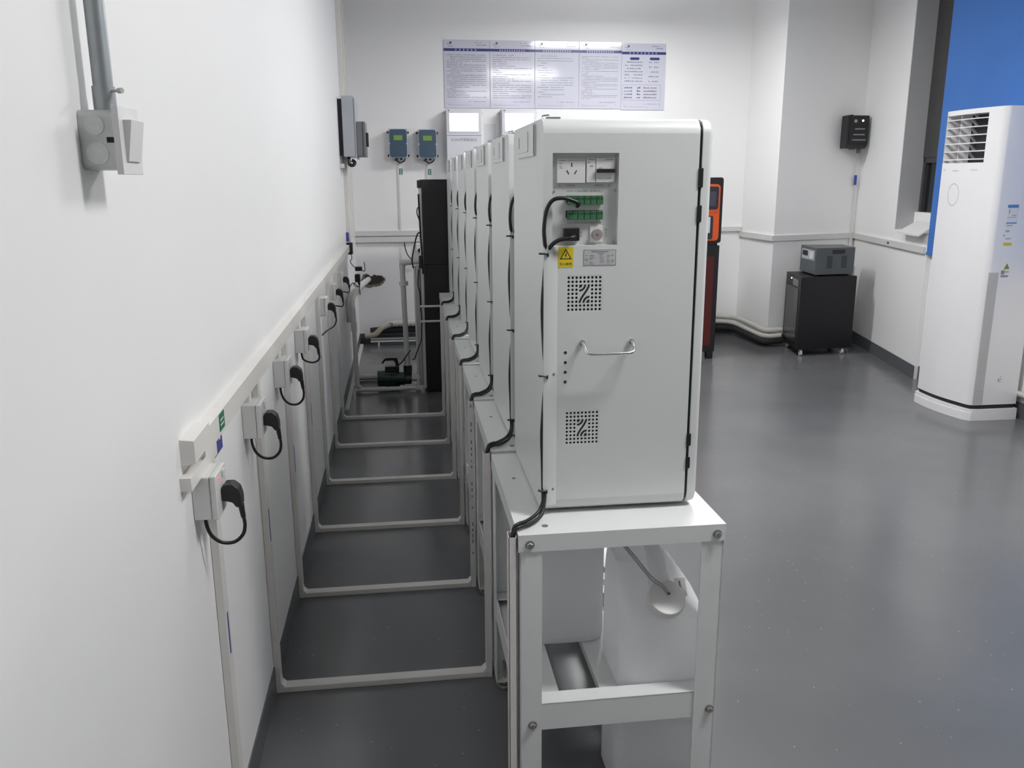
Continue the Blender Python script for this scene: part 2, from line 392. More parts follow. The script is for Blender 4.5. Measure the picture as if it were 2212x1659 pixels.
# ------------------------------------------------------------------ analyser cabinet (nearest one, then copies)
CX0, CX1, CY0, CY1, CZ0, CZ1 = 0.704, 1.036, 1.77, 2.235, 0.7155, 1.572
RC = 0.03
cab = thing('analyzer_cabinet', 'nearest white analyser cabinet, its side with socket panel and handle facing the camera', 'cabinet', (0.88, 2.0, TZ), 'white analyser cabinets on stands')
def loop_yz(x, inset=0.0):
    return [(x, p[0], p[1]) for p in rrect((CY0 + CY1) / 2, (CZ0 + CZ1) / 2, CY1 - CY0 - 2 * inset, CZ1 - CZ0 - 2 * inset, RC - inset * 0.5, 5)]
OPEN = [(0.7235, 0.8635, 1.3145, 1.503), (0.7555, 0.8325, 1.1735, 1.2505), (0.7550, 0.8310, 0.8745, 0.9515)]
b = B()
# wrapped shell without its camera-side flat strip
ring0 = loop_yz(CX0); ring1 = loop_yz(CX1); n = len(ring0)
V0 = [b.bm.verts.new(p) for p in ring0]; V1 = [b.bm.verts.new(p) for p in ring1]
for k in range(n):
    k2 = (k + 1) % n
    if abs(ring0[k][1] - CY0) < 1e-6 and abs(ring0[k2][1] - CY0) < 1e-6: continue
    b.bm.faces.new((V0[k], V0[k2], V1[k2], V1[k]))
b.bm.faces.new(V0[::-1]); b.bm.faces.new(V1)
xs = sorted({CX0, CX1, *[o[0] for o in OPEN], *[o[1] for o in OPEN]}); zs = sorted({CZ0 + RC, CZ1 - RC, *[o[2] for o in OPEN], *[o[3] for o in OPEN]})
for xa, xb in zip(xs, xs[1:]):
    for za, zb in zip(zs, zs[1:]):
        xm, zm = (xa + xb) / 2, (za + zb) / 2
        if any(o[0] < xm < o[1] and o[2] < zm < o[3] for o in OPEN): continue
        b.quad((xa, CY0, za), (xb, CY0, za), (xb, CY0, zb), (xa, CY0, zb))
for (x0, x1, z0, z1) in OPEN:                                     # walls of the recesses
    dpt = 0.016 if z0 > 1.3 else 0.003
    b.quad((x0, CY0, z0), (x0, CY0 + dpt, z0), (x1, CY0 + dpt, z0), (x1, CY0, z0))
    b.quad((x0, CY0, z1), (x1, CY0, z1), (x1, CY0 + dpt, z1), (x0, CY0 + dpt, z1))
    b.quad((x0, CY0, z0), (x0, CY0, z1), (x0, CY0 + dpt, z1), (x0, CY0 + dpt, z0))
    b.quad((x1, CY0, z0), (x1, CY0 + dpt, z0), (x1, CY0 + dpt, z1), (x1, CY0, z1))
bmesh.ops.remove_doubles(b.bm, verts=b.bm.verts, dist=1e-5)
bmesh.ops.recalc_face_normals(b.bm, faces=b.bm.faces)
part('body', b, COAT, cab, ang=30)
# door: same section, softly rounded front
b = B()
b.loft([loop_yz(CX1 + 0.007, 0.001), loop_yz(CX1 + 0.020, 0.001), loop_yz(CX1 + 0.026, 0.003), loop_yz(CX1 + 0.029, 0.008)])
part('door', b, COAT, cab, ang=50)
part('door_gasket', B().loft([loop_yz(CX1 - 0.001, 0.006), loop_yz(CX1 + 0.008, 0.006)]), BLACK, cab)
for (z0, z1) in ((1.432, 1.472), (1.36, 1.395), (0.86, 0.888), (0.806, 0.832)):
    part('hinge', B().box(CX1 - 0.0005, CX1 + 0.0095, CY0 - 0.003, CY0 + 0.004, z0, z1, 0.001), BLACK, cab)
for (fx, fy) in ((0.74, 1.84), (1.0, 1.84), (0.74, 2.17), (1.0, 2.17)):
    part('foot', B().cyl((fx, fy, TZ), (fx, fy, CZ0 + 0.002), 0.015, 14), RUBBER, cab)
# recessed connection panel
PY = CY0 + 0.0155
pan = part('connection_panel', B().box(0.7235, 0.8635, PY, PY + 0.002, 1.3145, 1.503), PANEL, cab)
for (x, z) in ((0.7275, 1.4985), (0.8595, 1.4985), (0.7285, 1.4255), (0.8600, 1.427), (0.8595, 1.3195), (0.7405, 1.4375), (0.8475, 1.4375)):
    part('screw', B().cyl((x, PY, z), (x, PY - 0.0016, z), 0.0028, 10), ZINC, pan)
so = part('mains_socket', B().box(0.7345, 0.7945, PY - 0.006, PY, 1.4425, 1.4925, 0.0012), SOCK, cab)
SYF = PY - 0.0061
b = B().box(0.7642, 0.7664, SYF - 0.0002, SYF, 1.4755, 1.4838)
b.box(0.7560, 0.7580, SYF - 0.0002, SYF, 1.4600, 1.4690, rot=Matrix.Rotation(math.radians(-30), 4, 'Y'))
b.box(0.7725, 0.7745, SYF - 0.0002, SYF, 1.4600, 1.4690, rot=Matrix.Rotation(math.radians(30), 4, 'Y'))
part('socket_slots', b, INK, so)
b = B().box(0.7555, 0.793, SYF - 0.0001, SYF, 1.4885, 1.4895).box(0.738, 0.753, SYF - 0.0001, SYF, 1.4880, 1.4892)
for zz, ww in ((1.4815, 0.007), (1.4765, 0.005), (1.4725, 0.008)): b.box(0.7385, 0.7385 + ww, SYF - 0.0001, SYF, zz, zz + 0.0013)
part('socket_print', b, INKG, so)
br_ = part('circuit_breaker', B().box(0.7965, 0.8157, PY - 0.007, PY, 1.4435, 1.4932, 0.001).box(0.8167, 0.8567, PY - 0.007, PY, 1.4435, 1.4932, 0.001), SOCK, cab)
BYF = PY - 0.0071
part('breaker_lever', B().box(0.8175, 0.8565, BYF - 0.007, BYF, 1.4635, 1.4712, 0.001), BLACK, br_)
b = B().box(0.7985, 0.8135, BYF - 0.0001, BYF, 1.4893, 1.4907).box(0.8365, 0.8545, BYF - 0.0001, BYF, 1.4895, 1.4907)
b.box(0.8035, 0.8105, BYF - 0.0001, BYF, 1.4755, 1.4775).box(0.7985, 0.8035, BYF - 0.0001, BYF, 1.4835, 1.4850).box(0.8225, 0.8295, BYF - 0.0001, BYF, 1.4722, 1.4735)
b.box(0.8205, 0.8295, BYF - 0.0001, BYF, 1.4515, 1.4521).box(0.8415, 0.8505, BYF - 0.0001, BYF, 1.4515, 1.4521)
part('breaker_print', b, INKG, br_, kind='stuff')
for (zt, zbt) in ((1.4155, 1.3985), (1.3850, 1.3675)):
    part('terminal_rail', B().box(0.7545, 0.8330, PY - 0.003, PY, zbt + 0.004, zt + 0.0012), GDARK, cab)
    for (xa, xb) in ((0.7570, 0.7776), (0.7788, 0.7914), (0.7926, 0.8050), (0.8062, 0.8182), (0.8194, 0.8328)):
        tb = part('terminal_block', B().box(xa, xb, PY - 0.010, PY - 0.002, zbt, zt, 0.0006), GREEN, cab)
        nn = 3 if xb - xa > 0.015 else 2
        q = B()
        for k in range(nn):
            xc = xa + (xb - xa) * (k + 0.5) / nn
            q.box(xc - 0.0018, xc + 0.0018, PY - 0.0102, PY - 0.0099, zt - 0.0068, zt - 0.0028)
        part('clamp_screws', q, GDARK, tb)
part('power_inlet', B().box(0.7492, 0.7828, PY - 0.012, PY, 1.3235, 1.3500, 0.0016), BLACK, cab)
rc_ = part('round_connector', B().box(0.8065, 0.8352, PY - 0.003, PY, 1.3200, 1.3548, 0.001), SOCK, cab)
part('connector_cap', B().cyl((0.8215, PY - 0.003, 1.3365), (0.8215, PY - 0.012, 1.3365), 0.0115, 20, bev=0.001), CONN, rc_)
part('connector_pin', B().cyl((0.8215, PY - 0.012, 1.3365), (0.8215, PY - 0.0125, 1.3365), 0.0028, 12), DGREY, rc_)
b = B(); Xd = (1, 0, 0); Zd = (0, 0, 1); ty = PY - 0.0003
b.text('水泵插座', 0.0050, (0.7640, ty, 1.4372), Xd, Zd).text('电源开关', 0.0050, (0.8250, ty, 1.4372), Xd, Zd)
b.text('RS232  4-20mA 输出1 继电器 输入', 0.0052, (0.7950, ty, 1.4262), Xd, Zd)
b.text('RS485  继电器 继电器 继电器 模拟量', 0.0046, (0.7950, ty, 1.3605), Xd, Zd)
for i_, ch in enumerate('电源'): b.text(ch, 0.0045, (0.7880, ty, 1.3395 - 0.006 * i_), Xd, Zd)
for i_, ch in enumerate('通讯口'): b.text(ch, 0.0045, (0.8420, ty, 1.3455 - 0.0062 * i_), Xd, Zd)
part('panel_lettering', b, INKG, cab, smooth=False)
# stickers
FY = CY0 - 0.0004
sg = part('warning_sticker', B().prism(rrect(0.7526, 1.2902, 0.0322, 0.0430, 0.0028, 3), 'y', CY0 - 0.0005, CY0 - 0.0001), YELLOW, cab)
b = B(); cx_, cz_ = 0.7526, 1.2952
def tri(r, dz=0): return [(cx_ + r * math.sin(math.radians(a)), cz_ - 0.002 + dz + r * math.cos(math.radians(a))) for a in (0, 120, 240)]
o_, i_ = tri(0.0150), tri(0.0112)
for k in range(3):
    k2 = (k + 1) % 3
    b.quad((o_[k][0], FY - 0.0003, o_[k][1]), (o_[k2][0], FY - 0.0003, o_[k2][1]), (i_[k2][0], FY - 0.0003, i_[k2][1]), (i_[k][0], FY - 0.0003, i_[k][1]))
bolt_pts = [(0.0008, 0.0078), (-0.0026, 0.0008), (-0.0004, 0.0012), (-0.0018, -0.0042), (0.0026, 0.0028), (0.0004, 0.0022), (0.0026, 0.0072)]
b.bm.faces.new([b.bm.verts.new((cx_ + p[0] * 0.95, FY - 0.0003, cz_ - 0.0035 + p[1] * 0.95)) for p in bolt_pts])
b.text('当心触电', 0.0068, (cx_, FY - 0.0003, 1.2755), Xd, Zd)
part('warning_print', b, INK, sg, smooth=False)
rp = part('rating_plate', B().box(0.7910, 0.8615, CY0 - 0.0006, CY0 - 0.0001, 1.2715, 1.3055), PLATE, cab)
b = B(); ry = CY0 - 0.0009
for z in (1.2722, 1.3045): b.box(0.7915, 0.861, ry, ry + 0.0002, z, z + 0.0004)
for x in (0.7915, 0.8605): b.box(x, x + 0.0004, ry, ry + 0.0002, 1.2722, 1.3048)
b.box(0.8080, 0.8440, ry, ry + 0.0002, 1.3003, 1.3018).box(0.8215, 0.8350, ry, ry + 0.0002, 1.2963, 1.2974)
rr_ = random.Random(3)
for r_i in range(6):
    z = 1.2925 - r_i * 0.0036
    for (xa, xl) in ((0.7950, 0.006), (0.8040, 0.012), (0.8260, 0.010), (0.8420, 0.006), (0.8510, 0.007)):
        if rr_.random() < 0.8: b.box(xa, xa + xl * (0.5 + 0.5 * rr_.random()), ry, ry + 0.0002, z, z + 0.0009)
part('plate_print', b, INKG, rp)
# perforated vents: punched plate with a dark cavity behind
def vent(x0, x1, z0, z1):
    g = B(); nC = 9; cw = (x1 - x0) / nC; ch = (z1 - z0) / nC; y = CY0 + 0.0004; rad = min(cw, ch) * 0.34
    def solid(c, r): return 3 <= c <= 5 and 2 <= r <= 6
    for c in range(nC):
        for r in range(nC):
            xa, za = x0 + c * cw, z0 + r * ch; xc, zc = xa + cw / 2, za + ch / 2
            if solid(c, r):
                continue
            ns = 8
            hole = [g.bm.verts.new((xc + rad * math.cos(math.radians(22.5 + 360 * k / ns)), y, zc + rad * math.sin(math.radians(22.5 + 360 * k / ns)))) for k in range(ns)]
            back = [g.bm.verts.new((v.co.x, y + 0.0022, v.co.z)) for v in hole]
            out = []
            for k in range(ns):
                a = math.radians(22.5 + 360 * k / ns); ca, sa = math.cos(a), math.sin(a); s_ = max(abs(ca), abs(sa))
                out.append(g.bm.verts.new((xc + cw / 2 * ca / s_, y, zc + ch / 2 * sa / s_)))
            for k in range(ns):
                k2 = (k + 1) % ns
                g.bm.faces.new((out[k], out[k2], hole[k2], hole[k])); g.bm.faces.new((hole[k], hole[k2], back[k2], back[k]))
            # corner fillers
            for (sx, sz) in ((1, 1), (-1, 1), (-1, -1), (1, -1)):
                cxx, czz = xc + sx * cw / 2, zc + sz * ch / 2
                t = math.tan(math.radians(22.5))
                g.quad((cxx, y, czz), (cxx, y, zc + sz * ch / 2 * t), (xc + sx * cw / 2 * 1.0, y, zc + sz * ch / 2 * t), (xc + sx * cw / 2 * t, y, czz))
    # emblem block in the middle: solid plate
    xa, xb, za, zb = x0 + 3 * cw, x0 + 6 * cw, z0 + 2 * ch, z0 + 7 * ch
    g.quad((xa, y, za), (xb, y, za), (xb, y, zb), (xa, y, zb))
    vp = part('vent_plate', g, COAT, cab, smooth=False)
    part('vent_cavity', B().box(x0, x1, CY0 + 0.0028, CY0 + 0.0032, z0, z1), DARK, vp)
    # curved emblem slots
    e = B(); ye = y - 0.0003; W_ = xb - xa; H_ = zb - za
    def band(pts, wd):
        for i in range(len(pts) - 1):
            p, q = Vector((pts[i][0], 0, pts[i][1])), Vector((pts[i + 1][0], 0, pts[i + 1][1]))
            pr = pts[max(i - 1, 0)]; nx_ = pts[min(i + 2, len(pts) - 1)]
            t0 = Vector((pts[i + 1][0] - pr[0], 0, pts[i + 1][1] - pr[1])).normalized(); t1 = Vector((nx_[0] - pts[i][0], 0, nx_[1] - pts[i][1])).normalized()
            n0 = Vector((-t0.z, 0, t0.x)) * wd / 2; n1 = Vector((-t1.z, 0, t1.x)) * wd / 2
            off = Vector((0, ye, 0))
            e.bm.faces.new([e.bm.verts.new(v) for v in (p - n0 + off, q - n1 + off, q + n1 + off, p + n0 + off)])
    wd = W_ * 0.17
    cxa, cza = xa + W_ * 0.06, zb - H_ * 0.04
    for rad_ in (0.16, 0.50):
        band([(cxa + W_ * rad_ * math.cos(math.radians(a)), cza + W_ * rad_ * math.sin(math.radians(a))) for a in range(-90, 1, 10)], wd * (1.4 if rad_ < 0.3 else 1))
    cxb, czb = xb - W_ * 0.06, za + H_ * 0.04
    for rad_ in (0.16, 0.50):
        band([(cxb + W_ * rad_ * math.cos(math.radians(a)), czb + W_ * rad_ * math.sin(math.radians(a))) for a in range(90, 181, 10)], wd * (1.4 if rad_ < 0.3 else 1))
    mid = [(xa + W_ * (0.10 + 0.80 * (0.5 + 0.5 * math.tanh(2.2 * (t - 0.5)) / math.tanh(1.1))), za + H_ * (0.04 + 0.92 * t)) for t in [k / 12 for k in range(13)]]
    band(mid, wd)
    part('vent_emblem', e, DARK, vp, smooth=False)
for o in OPEN[1:]: vent(*o)
# four small round holes
for k in range(4):
    zc = 1.0841 - 0.0652 / 3 * k
    part('round_hole', B().cyl((0.7540, CY0 - 0.0004, zc), (0.7540, CY0 + 0.002, zc), 0.0034, 14), DARK, cab)
for zc in (1.2989, 1.0375, 0.7729):
    part('screw', B().cyl((0.7275, CY0 - 0.002, zc), (0.7275, CY0 - 0.0045, zc), 0.0030, 12), ZINC, cab)
# chrome handle
hx0, hx1, hz = 0.7902, 0.8996, 1.1055
dz_ = 0.018
hd = part('handle', B().tube([(hx0, CY0, hz), (hx0, CY0 - 0.012, hz), (hx0 + 0.0006, CY0 - 0.024, hz - 0.006), (hx0 + 0.003, CY0 - 0.034, hz - dz_ * 0.8), (hx0 + 0.011, CY0 - 0.038, hz - dz_), (hx0 + 0.03, CY0 - 0.039, hz - dz_ - 0.001), (hx1 - 0.03, CY0 - 0.039, hz - dz_ - 0.001), (hx1 - 0.011, CY0 - 0.038, hz - dz_), (hx1 - 0.003, CY0 - 0.034, hz - dz_ * 0.8), (hx1 - 0.0006, CY0 - 0.024, hz - 0.006), (hx1, CY0 - 0.012, hz), (hx1, CY0, hz)], 0.0036, 10, sub=3), CHROME, cab, ang=60)
for x in (hx0, hx1): part('handle_collar', B().cyl((x, CY0, hz), (x, CY0 - 0.006, hz), 0.0066, 16, bev=0.001), CHROME, hd)
# back cover with a stamped pull slot, and roof eye bolt
BX = CX0
b = B().prism(rrect(2.005, 1.5335, 0.27, 0.066, 0.007, 4), 'x', BX - 0.005, BX)
bc = part('back_cover', b, COAT, cab)
b = B().prism(rrect(2.035, 1.533, 0.17, 0.044, 0.004, 3), 'x', BX - 0.0072, BX - 0.005)
part('cover_rib', b, COAT, bc)
part('cover_slot', B().box(BX - 0.0076, BX - 0.0072, 2.075, 2.087, 1.521, 1.546).box(BX - 0.0056, BX - 0.005, 1.869, 1.875, 1.503, 1.564).box(BX - 0.0056, BX - 0.005, 1.951, 1.9525, 1.514, 1.553), DGREY, bc)
part('roof_latch', B().box(0.715, 0.745, 1.80, 1.815, CZ1, CZ1 + 0.004, 0.001).tube([(0.712, 1.808, CZ1), (0.708, 1.808, CZ1 + 0.006), (0.722, 1.808, CZ1 + 0.008)], 0.0015, 6), ZINC, cab)
# raised wire cover down the corner, cable ties and the two black cables behind it
CVY = CY0 - 0.0075
part('wire_cover', B().prism([(CX0, CVY + 0.001), (CX0 + 0.001, CVY), (0.717, CVY), (0.7355, CY0 - 0.0004), (0.7355, CY0 + 0.0002), (CX0, CY0 + 0.0002)], 'z', 0.735, 1.3125), COAT, cab, ang=25)
for zc in (1.2990, 1.0360, 0.7717):
    b = B().tube([(0.696, CVY + 0.004, zc), (0.6955, CVY - 0.001, zc), (0.699, CVY - 0.003, zc), (0.706, CVY - 0.0025, zc), (0.712, CVY - 0.0015, zc - 0.0004)], 0.0022, 6)
    b.box(0.7105, 0.7145, CVY - 0.003, CVY + 0.001, zc - 0.0065, zc + 0.0015)
    part('cable_tie', b, BLACK, cab)
def run(dx, dy):
    return [(0.7095 + dx, CVY + 0.005 + dy, 1.299), (0.7065 + dx, CVY + 0.005 + dy, 1.25), (0.7025 + dx, CVY + 0.005 + dy, 1.18), (0.7065 + dx, CVY + 0.005 + dy, 1.09), (0.7095 + dx, CVY + 0.005 + dy, 1.036), (0.7055 + dx, CVY + 0.005 + dy, 0.96), (0.7025 + dx, CVY + 0.005 + dy, 0.90), (0.7045 + dx, CVY + 0.005 + dy, 0.83), (0.7055 + dx, CVY + 0.004 + dy, 0.772)]
part('signal_cable', B().tube([(0.7775, PY - 0.010, 1.3955), (0.7765, 1.760, 1.4015), (0.766, 1.758, 1.4065), (0.745, 1.757, 1.4125), (0.722, 1.758, 1.4085), (0.709, 1.760, 1.387), (0.7045, 1.762, 1.352), (0.706, 1.763, 1.325)] + run(0, 0) + [(0.703, 1.757, 0.745), (0.689, 1.742, 0.727), (0.66, 1.715, 0.721), (0.641, 1.697, 0.7235), (0.629, 1.690, 0.717), (0.626, 1.689, 0.69)], 0.0042, 8, sub=5), RUBBER, cab, ang=80)
part('power_cable', B().tube([(0.771, PY - 0.012, 1.3345), (0.766, 1.757, 1.3325), (0.752, 1.755, 1.3300), (0.735, 1.757, 1.3265), (0.722, 1.761, 1.3175)] + [(x_ + 0.004, y_ + 0.001, z_) for (x_, y_, z_) in run(0, 0)] + [(0.705, 1.753, 0.742), (0.695, 1.735, 0.723), (0.666, 1.707, 0.7165), (0.645, 1.691, 0.719), (0.631, 1.684, 0.714), (0.628, 1.6835, 0.69)], 0.0045, 8, sub=5), RUBBER, cab, ang=80)

cab_l = ['nearest'] + [f'{o} white analyser cabinet from the camera, standing in the row on its stand' for o in ORD[1:6]] + ['farthest white analyser cabinet, at the end of the row beside the black rack']
st_l = ['nearest'] + [f'{o} white steel stand from the camera, carrying an analyser cabinet' for o in ORD[1:6]] + ['farthest white steel stand, at the end of the row beside the black rack']
for k in range(1, 7):
    dup(cab, (DX * k, SP * k, 0), cab_l[k])
    dup(st, (DX * k, SP * k, 0), st_l[k])

# ------------------------------------------------------------------ jerricans under the nearest stand
def jerrican(name, label, x0, x1, y0, y1, z0, z1, front=True):
    jr = thing(name, label, 'jerrican', ((x0 + x1) / 2, (y0 + y1) / 2, z0), 'white plastic jerricans')
    cx_, cy_ = (x0 + x1) / 2, (y0 + y1) / 2; W_, D_ = x1 - x0, y1 - y0; Hh = z1 - z0
    b = B(); rings = []
    prof = [(0.0, 0.93, 0.93, 0), (0.015, 0.985, 0.985, 0), (0.05, 1, 1, 0), (0.56, 1, 1, 0), (0.60, 0.995, 0.98, 0.005), (0.66, 0.965, 0.93, 0.03), (0.76, 0.89, 0.79, 0.09), (0.86, 0.78, 0.64, 0.14), (0.93, 0.66, 0.53, 0.165), (0.965, 0.52, 0.42, 0.18)]
    for (t, sx, sy, sh) in prof:
        rings.append([(p[0] - (1 - sx) * W_ * 0.42, p[1] + sh * D_, z0 + t * Hh) for p in rrect(cx_, cy_, W_ * sx, D_ * sy, 0.035 * min(sx, sy), 4)])
    b.loft(rings)
    part('bottle_body', b, HDPE, jr, ang=60)
    # cap on the sloping front shoulder
    c0 = Vector((cx_ + 0.004, y0 + 0.022, z0 + 0.69 * Hh)); nrm = Vector((0.02, -0.62, 0.78)).normalized()
    nk = part('neck', B().cyl(c0 - nrm * 0.015, c0 + nrm * 0.012, 0.034, 22), HDPE, jr)
    cp = B().cyl(c0 + nrm * 0.008, c0 + nrm * 0.034, 0.044, 24, bev=0.004)
    cpo = part('cap', cp, CAPW, jr)
    part('cap_holes', B().disc(c0 + nrm * 0.0345 + Vector((0.003, 0, 0.008)), nrm, 0.0035).disc(c0 + nrm * 0.0345 + Vector((0.001, 0, -0.001)), nrm, 0.0035), INK, cpo)
    hp = [(cx_, y0 + 0.052, z0 + 0.79 * Hh), (cx_ - 0.004, y0 + 0.058, z0 + 0.92 * Hh), (cx_ - 0.01, y0 + 0.072, z0 + 1.05 * Hh), (cx_ - 0.018, y0 + 0.10, z0 + 1.12 * Hh), (cx_ - 0.02, y0 + 0.15, z0 + 1.11 * Hh), (cx_ - 0.02, y0 + 0.185, z0 + 1.04 * Hh), (cx_ - 0.02, y0 + 0.195, z0 + 0.9 * Hh)]
    part('carry_handle', B().tube(hp, 0.014, 10, sub=4, r_list=[0.026, 0.022, 0.019, 0.017, 0.017, 0.02]), HDPE, jr, ang=70)
    return jr, c0, nrm
jr, c0, nrm = jerrican('jerrican', 'milky white jerrican with round cap and two thin tubes on nearest stand shelf', 0.884, 1.088, 1.722, 1.93, SH, 0.580)
lab = part('paper_label', B().box(1.018, 1.044, 1.7495, 1.7505, 0.497, 0.540, rot=Matrix.Rotation(math.radians(-36), 4, 'X')), PAPER, jr)
part('label_print', B().box(1.028, 1.0315, 1.7487, 1.7493, 0.503, 0.534, rot=Matrix.Rotation(math.radians(-36), 4, 'X')), INKG, lab)
for k in (0, 1):
    e0 = c0 + nrm * 0.034 + Vector((0.001 + 0.002 * k, 0, 0.004 + 0.006 * k))
    part('tube', B().tube([tuple(e0), (e0.x - 0.015, e0.y + 0.002, e0.z + 0.02), (0.945, 1.712, 0.565 + 0.008 * k), (0.90, 1.725, 0.622 + 0.008 * k), (0.835, 1.745, 0.70)], 0.0022, 6), TUBEC, jr, ang=80)
def plain_tank(label, x0, x1, y0, y1, z0, z1):
    t = thing('jerrican', label, 'jerrican', ((x0 + x1) / 2, (y0 + y1) / 2, z0), 'white plastic jerricans')
    rings = []
    for (u, s) in ((0, 0.92), (0.02, 0.98), (0.06, 1), (0.86, 1), (0.93, 0.95), (0.98, 0.8), (1.0, 0.6)):
        rings.append([(p[0], p[1], z0 + u * (z1 - z0)) for p in rrect((x0 + x1) / 2, (y0 + y1) / 2, (x1 - x0) * s, (y1 - y0) * s, 0.03 * s, 4)])
    part('bottle_body', B().loft(rings), HDPE, t, ang=60)
    cx_, cy_ = (x0 + x1) / 2, (y0 + y1) / 2
    part('cap', B().cyl((cx_, cy_, z1 - 0.002), (cx_, cy_, z1 + 0.02), 0.025, 20, bev=0.003), CAPW, t)
    return t
plain_tank('bluish white plain jerrican on left half of nearest stand shelf', 0.680, 0.9, 1.945, 2.19, SH, 0.64)
plain_tank('white jerrican standing on the floor under the nearest stand', 0.872, 1.088, 1.72, 1.87, 0.0, 0.22)

# ------------------------------------------------------------------ cable ducts wall -> floor -> stand
YS = [1.665 + SP * k for k in range(7)]
DW = 0.036; DT = 0.017
def duct(k):
    y = YS[k] + 0.003; x1 = TX0 + DX * k - 0.003
    d = thing('cable_duct', f'{ORD[k]} cream cable duct from the camera, running down the wall and across the floor', 'cable duct', (0.3, y, 0), 'cream cable ducts between wall and stands')
    part('wall_run', B().box(0.0005, DT, y, y + DW, DT, 0.935, 0.0015), PVC, d)
    b = B().box(DT, x1 - DT, y, y + DW, 0.0, DT, 0.0015)
    b.prism([(DT, DT), (DT + 0.012, DT), (DT, DT + 0.012)], 'y', y + 0.001, y + DW - 0.001)
    b.prism([(x1 - DT, DT), (x1 - DT, DT + 0.012), (x1 - DT - 0.012, DT)], 'y', y + 0.001, y + DW - 0.001)
    part('floor_run', b, PVC, d)
    g = B(); t = 0.0012                                     # open-topped trunking against the stand leg
    g.box(x1 - DT, x1 - DT + t, y, y + DW, 0, 0.704).box(x1 - t, x1, y, y + DW, 0, 0.704).box(x1 - DT, x1, y, y + t, 0, 0.704).box(x1 - DT, x1, y + DW - t, y + DW, 0, 0.704)
    part('stand_run', g, PVC, d, smooth=False)
    part('corner_piece', B().box(0.0005, DT + 0.001, y - 0.0005, y + DW + 0.0005, 0.0, DT + 0.02, 0.0015), PVC, d)
    if k < 4: part('purple_strip', B().box(DT, DT + 0.0006, y + 0.012, y + 0.021, 0.47, 0.565), STB, d)
    if k == 2:
        q = B(); rr = random.Random(5)
        for j in range(26):
            z = 0.68 - j * 0.022
            if rr.random() < 0.75: q.box(x1 - DT + 0.006, x1 - DT + 0.010, y - 0.0006, y - 0.0001, z, z + 0.006 + 0.008 * rr.random())
        part('duct_print', q, INKG, d, kind='stuff')
    return d
for k in range(7): duct(k)

# main trunking along the left wall
tr = thing('wall_trunking', 'long cream cable trunking running along the socket wall', 'cable trunking', (0.01, 1.52, 0.94))
part('trunking_body', B().prism([(0.0, 0.935), (0.024, 0.938), (0.024, 0.985), (0.0, 0.988)], 'y', 1.60, 7.25), PVC, tr, smooth=False)
part('loose_end', B().prism([(0.0, 0.948), (0.026, 0.953), (0.026, 0.995), (0.0, 0.998)], 'y', 1.515, 1.64), PVC, tr, smooth=False)
part('green_tag', B().box(0.024, 0.0246, 1.735, 1.785, 0.946, 0.982), STG, tr, label='green label with white lettering')
part('tag_print', B().box(0.0246, 0.0249, 1.745, 1.776, 0.956, 0.960).box(0.0246, 0.0249, 1.745, 1.776, 0.966, 0.970), STW, tr)
b = B().box(0.0, 0.02, 1.495, 1.715, 0.906, 0.932, 0.001)
single('trunking_offcut', b, PVC, 'short cream trunking piece above the nearest socket box', 'cable trunking')
b = thing('wall_sticker', 'small purple and blue sticker on wall right of the nearest socket box', 'sticker', (0.0, 1.80, 0.885))
part('blue_half', B().box(0.0, 0.0008, 1.805, 1.855, 0.878, 0.926), STB, b); part('purple_half', B().box(0.0, 0.0008, 1.765, 1.805, 0.878, 0.926), STR, b)
part('print', B().box(0.0008, 0.001, 1.825, 1.838, 0.902, 0.908), STW, b)

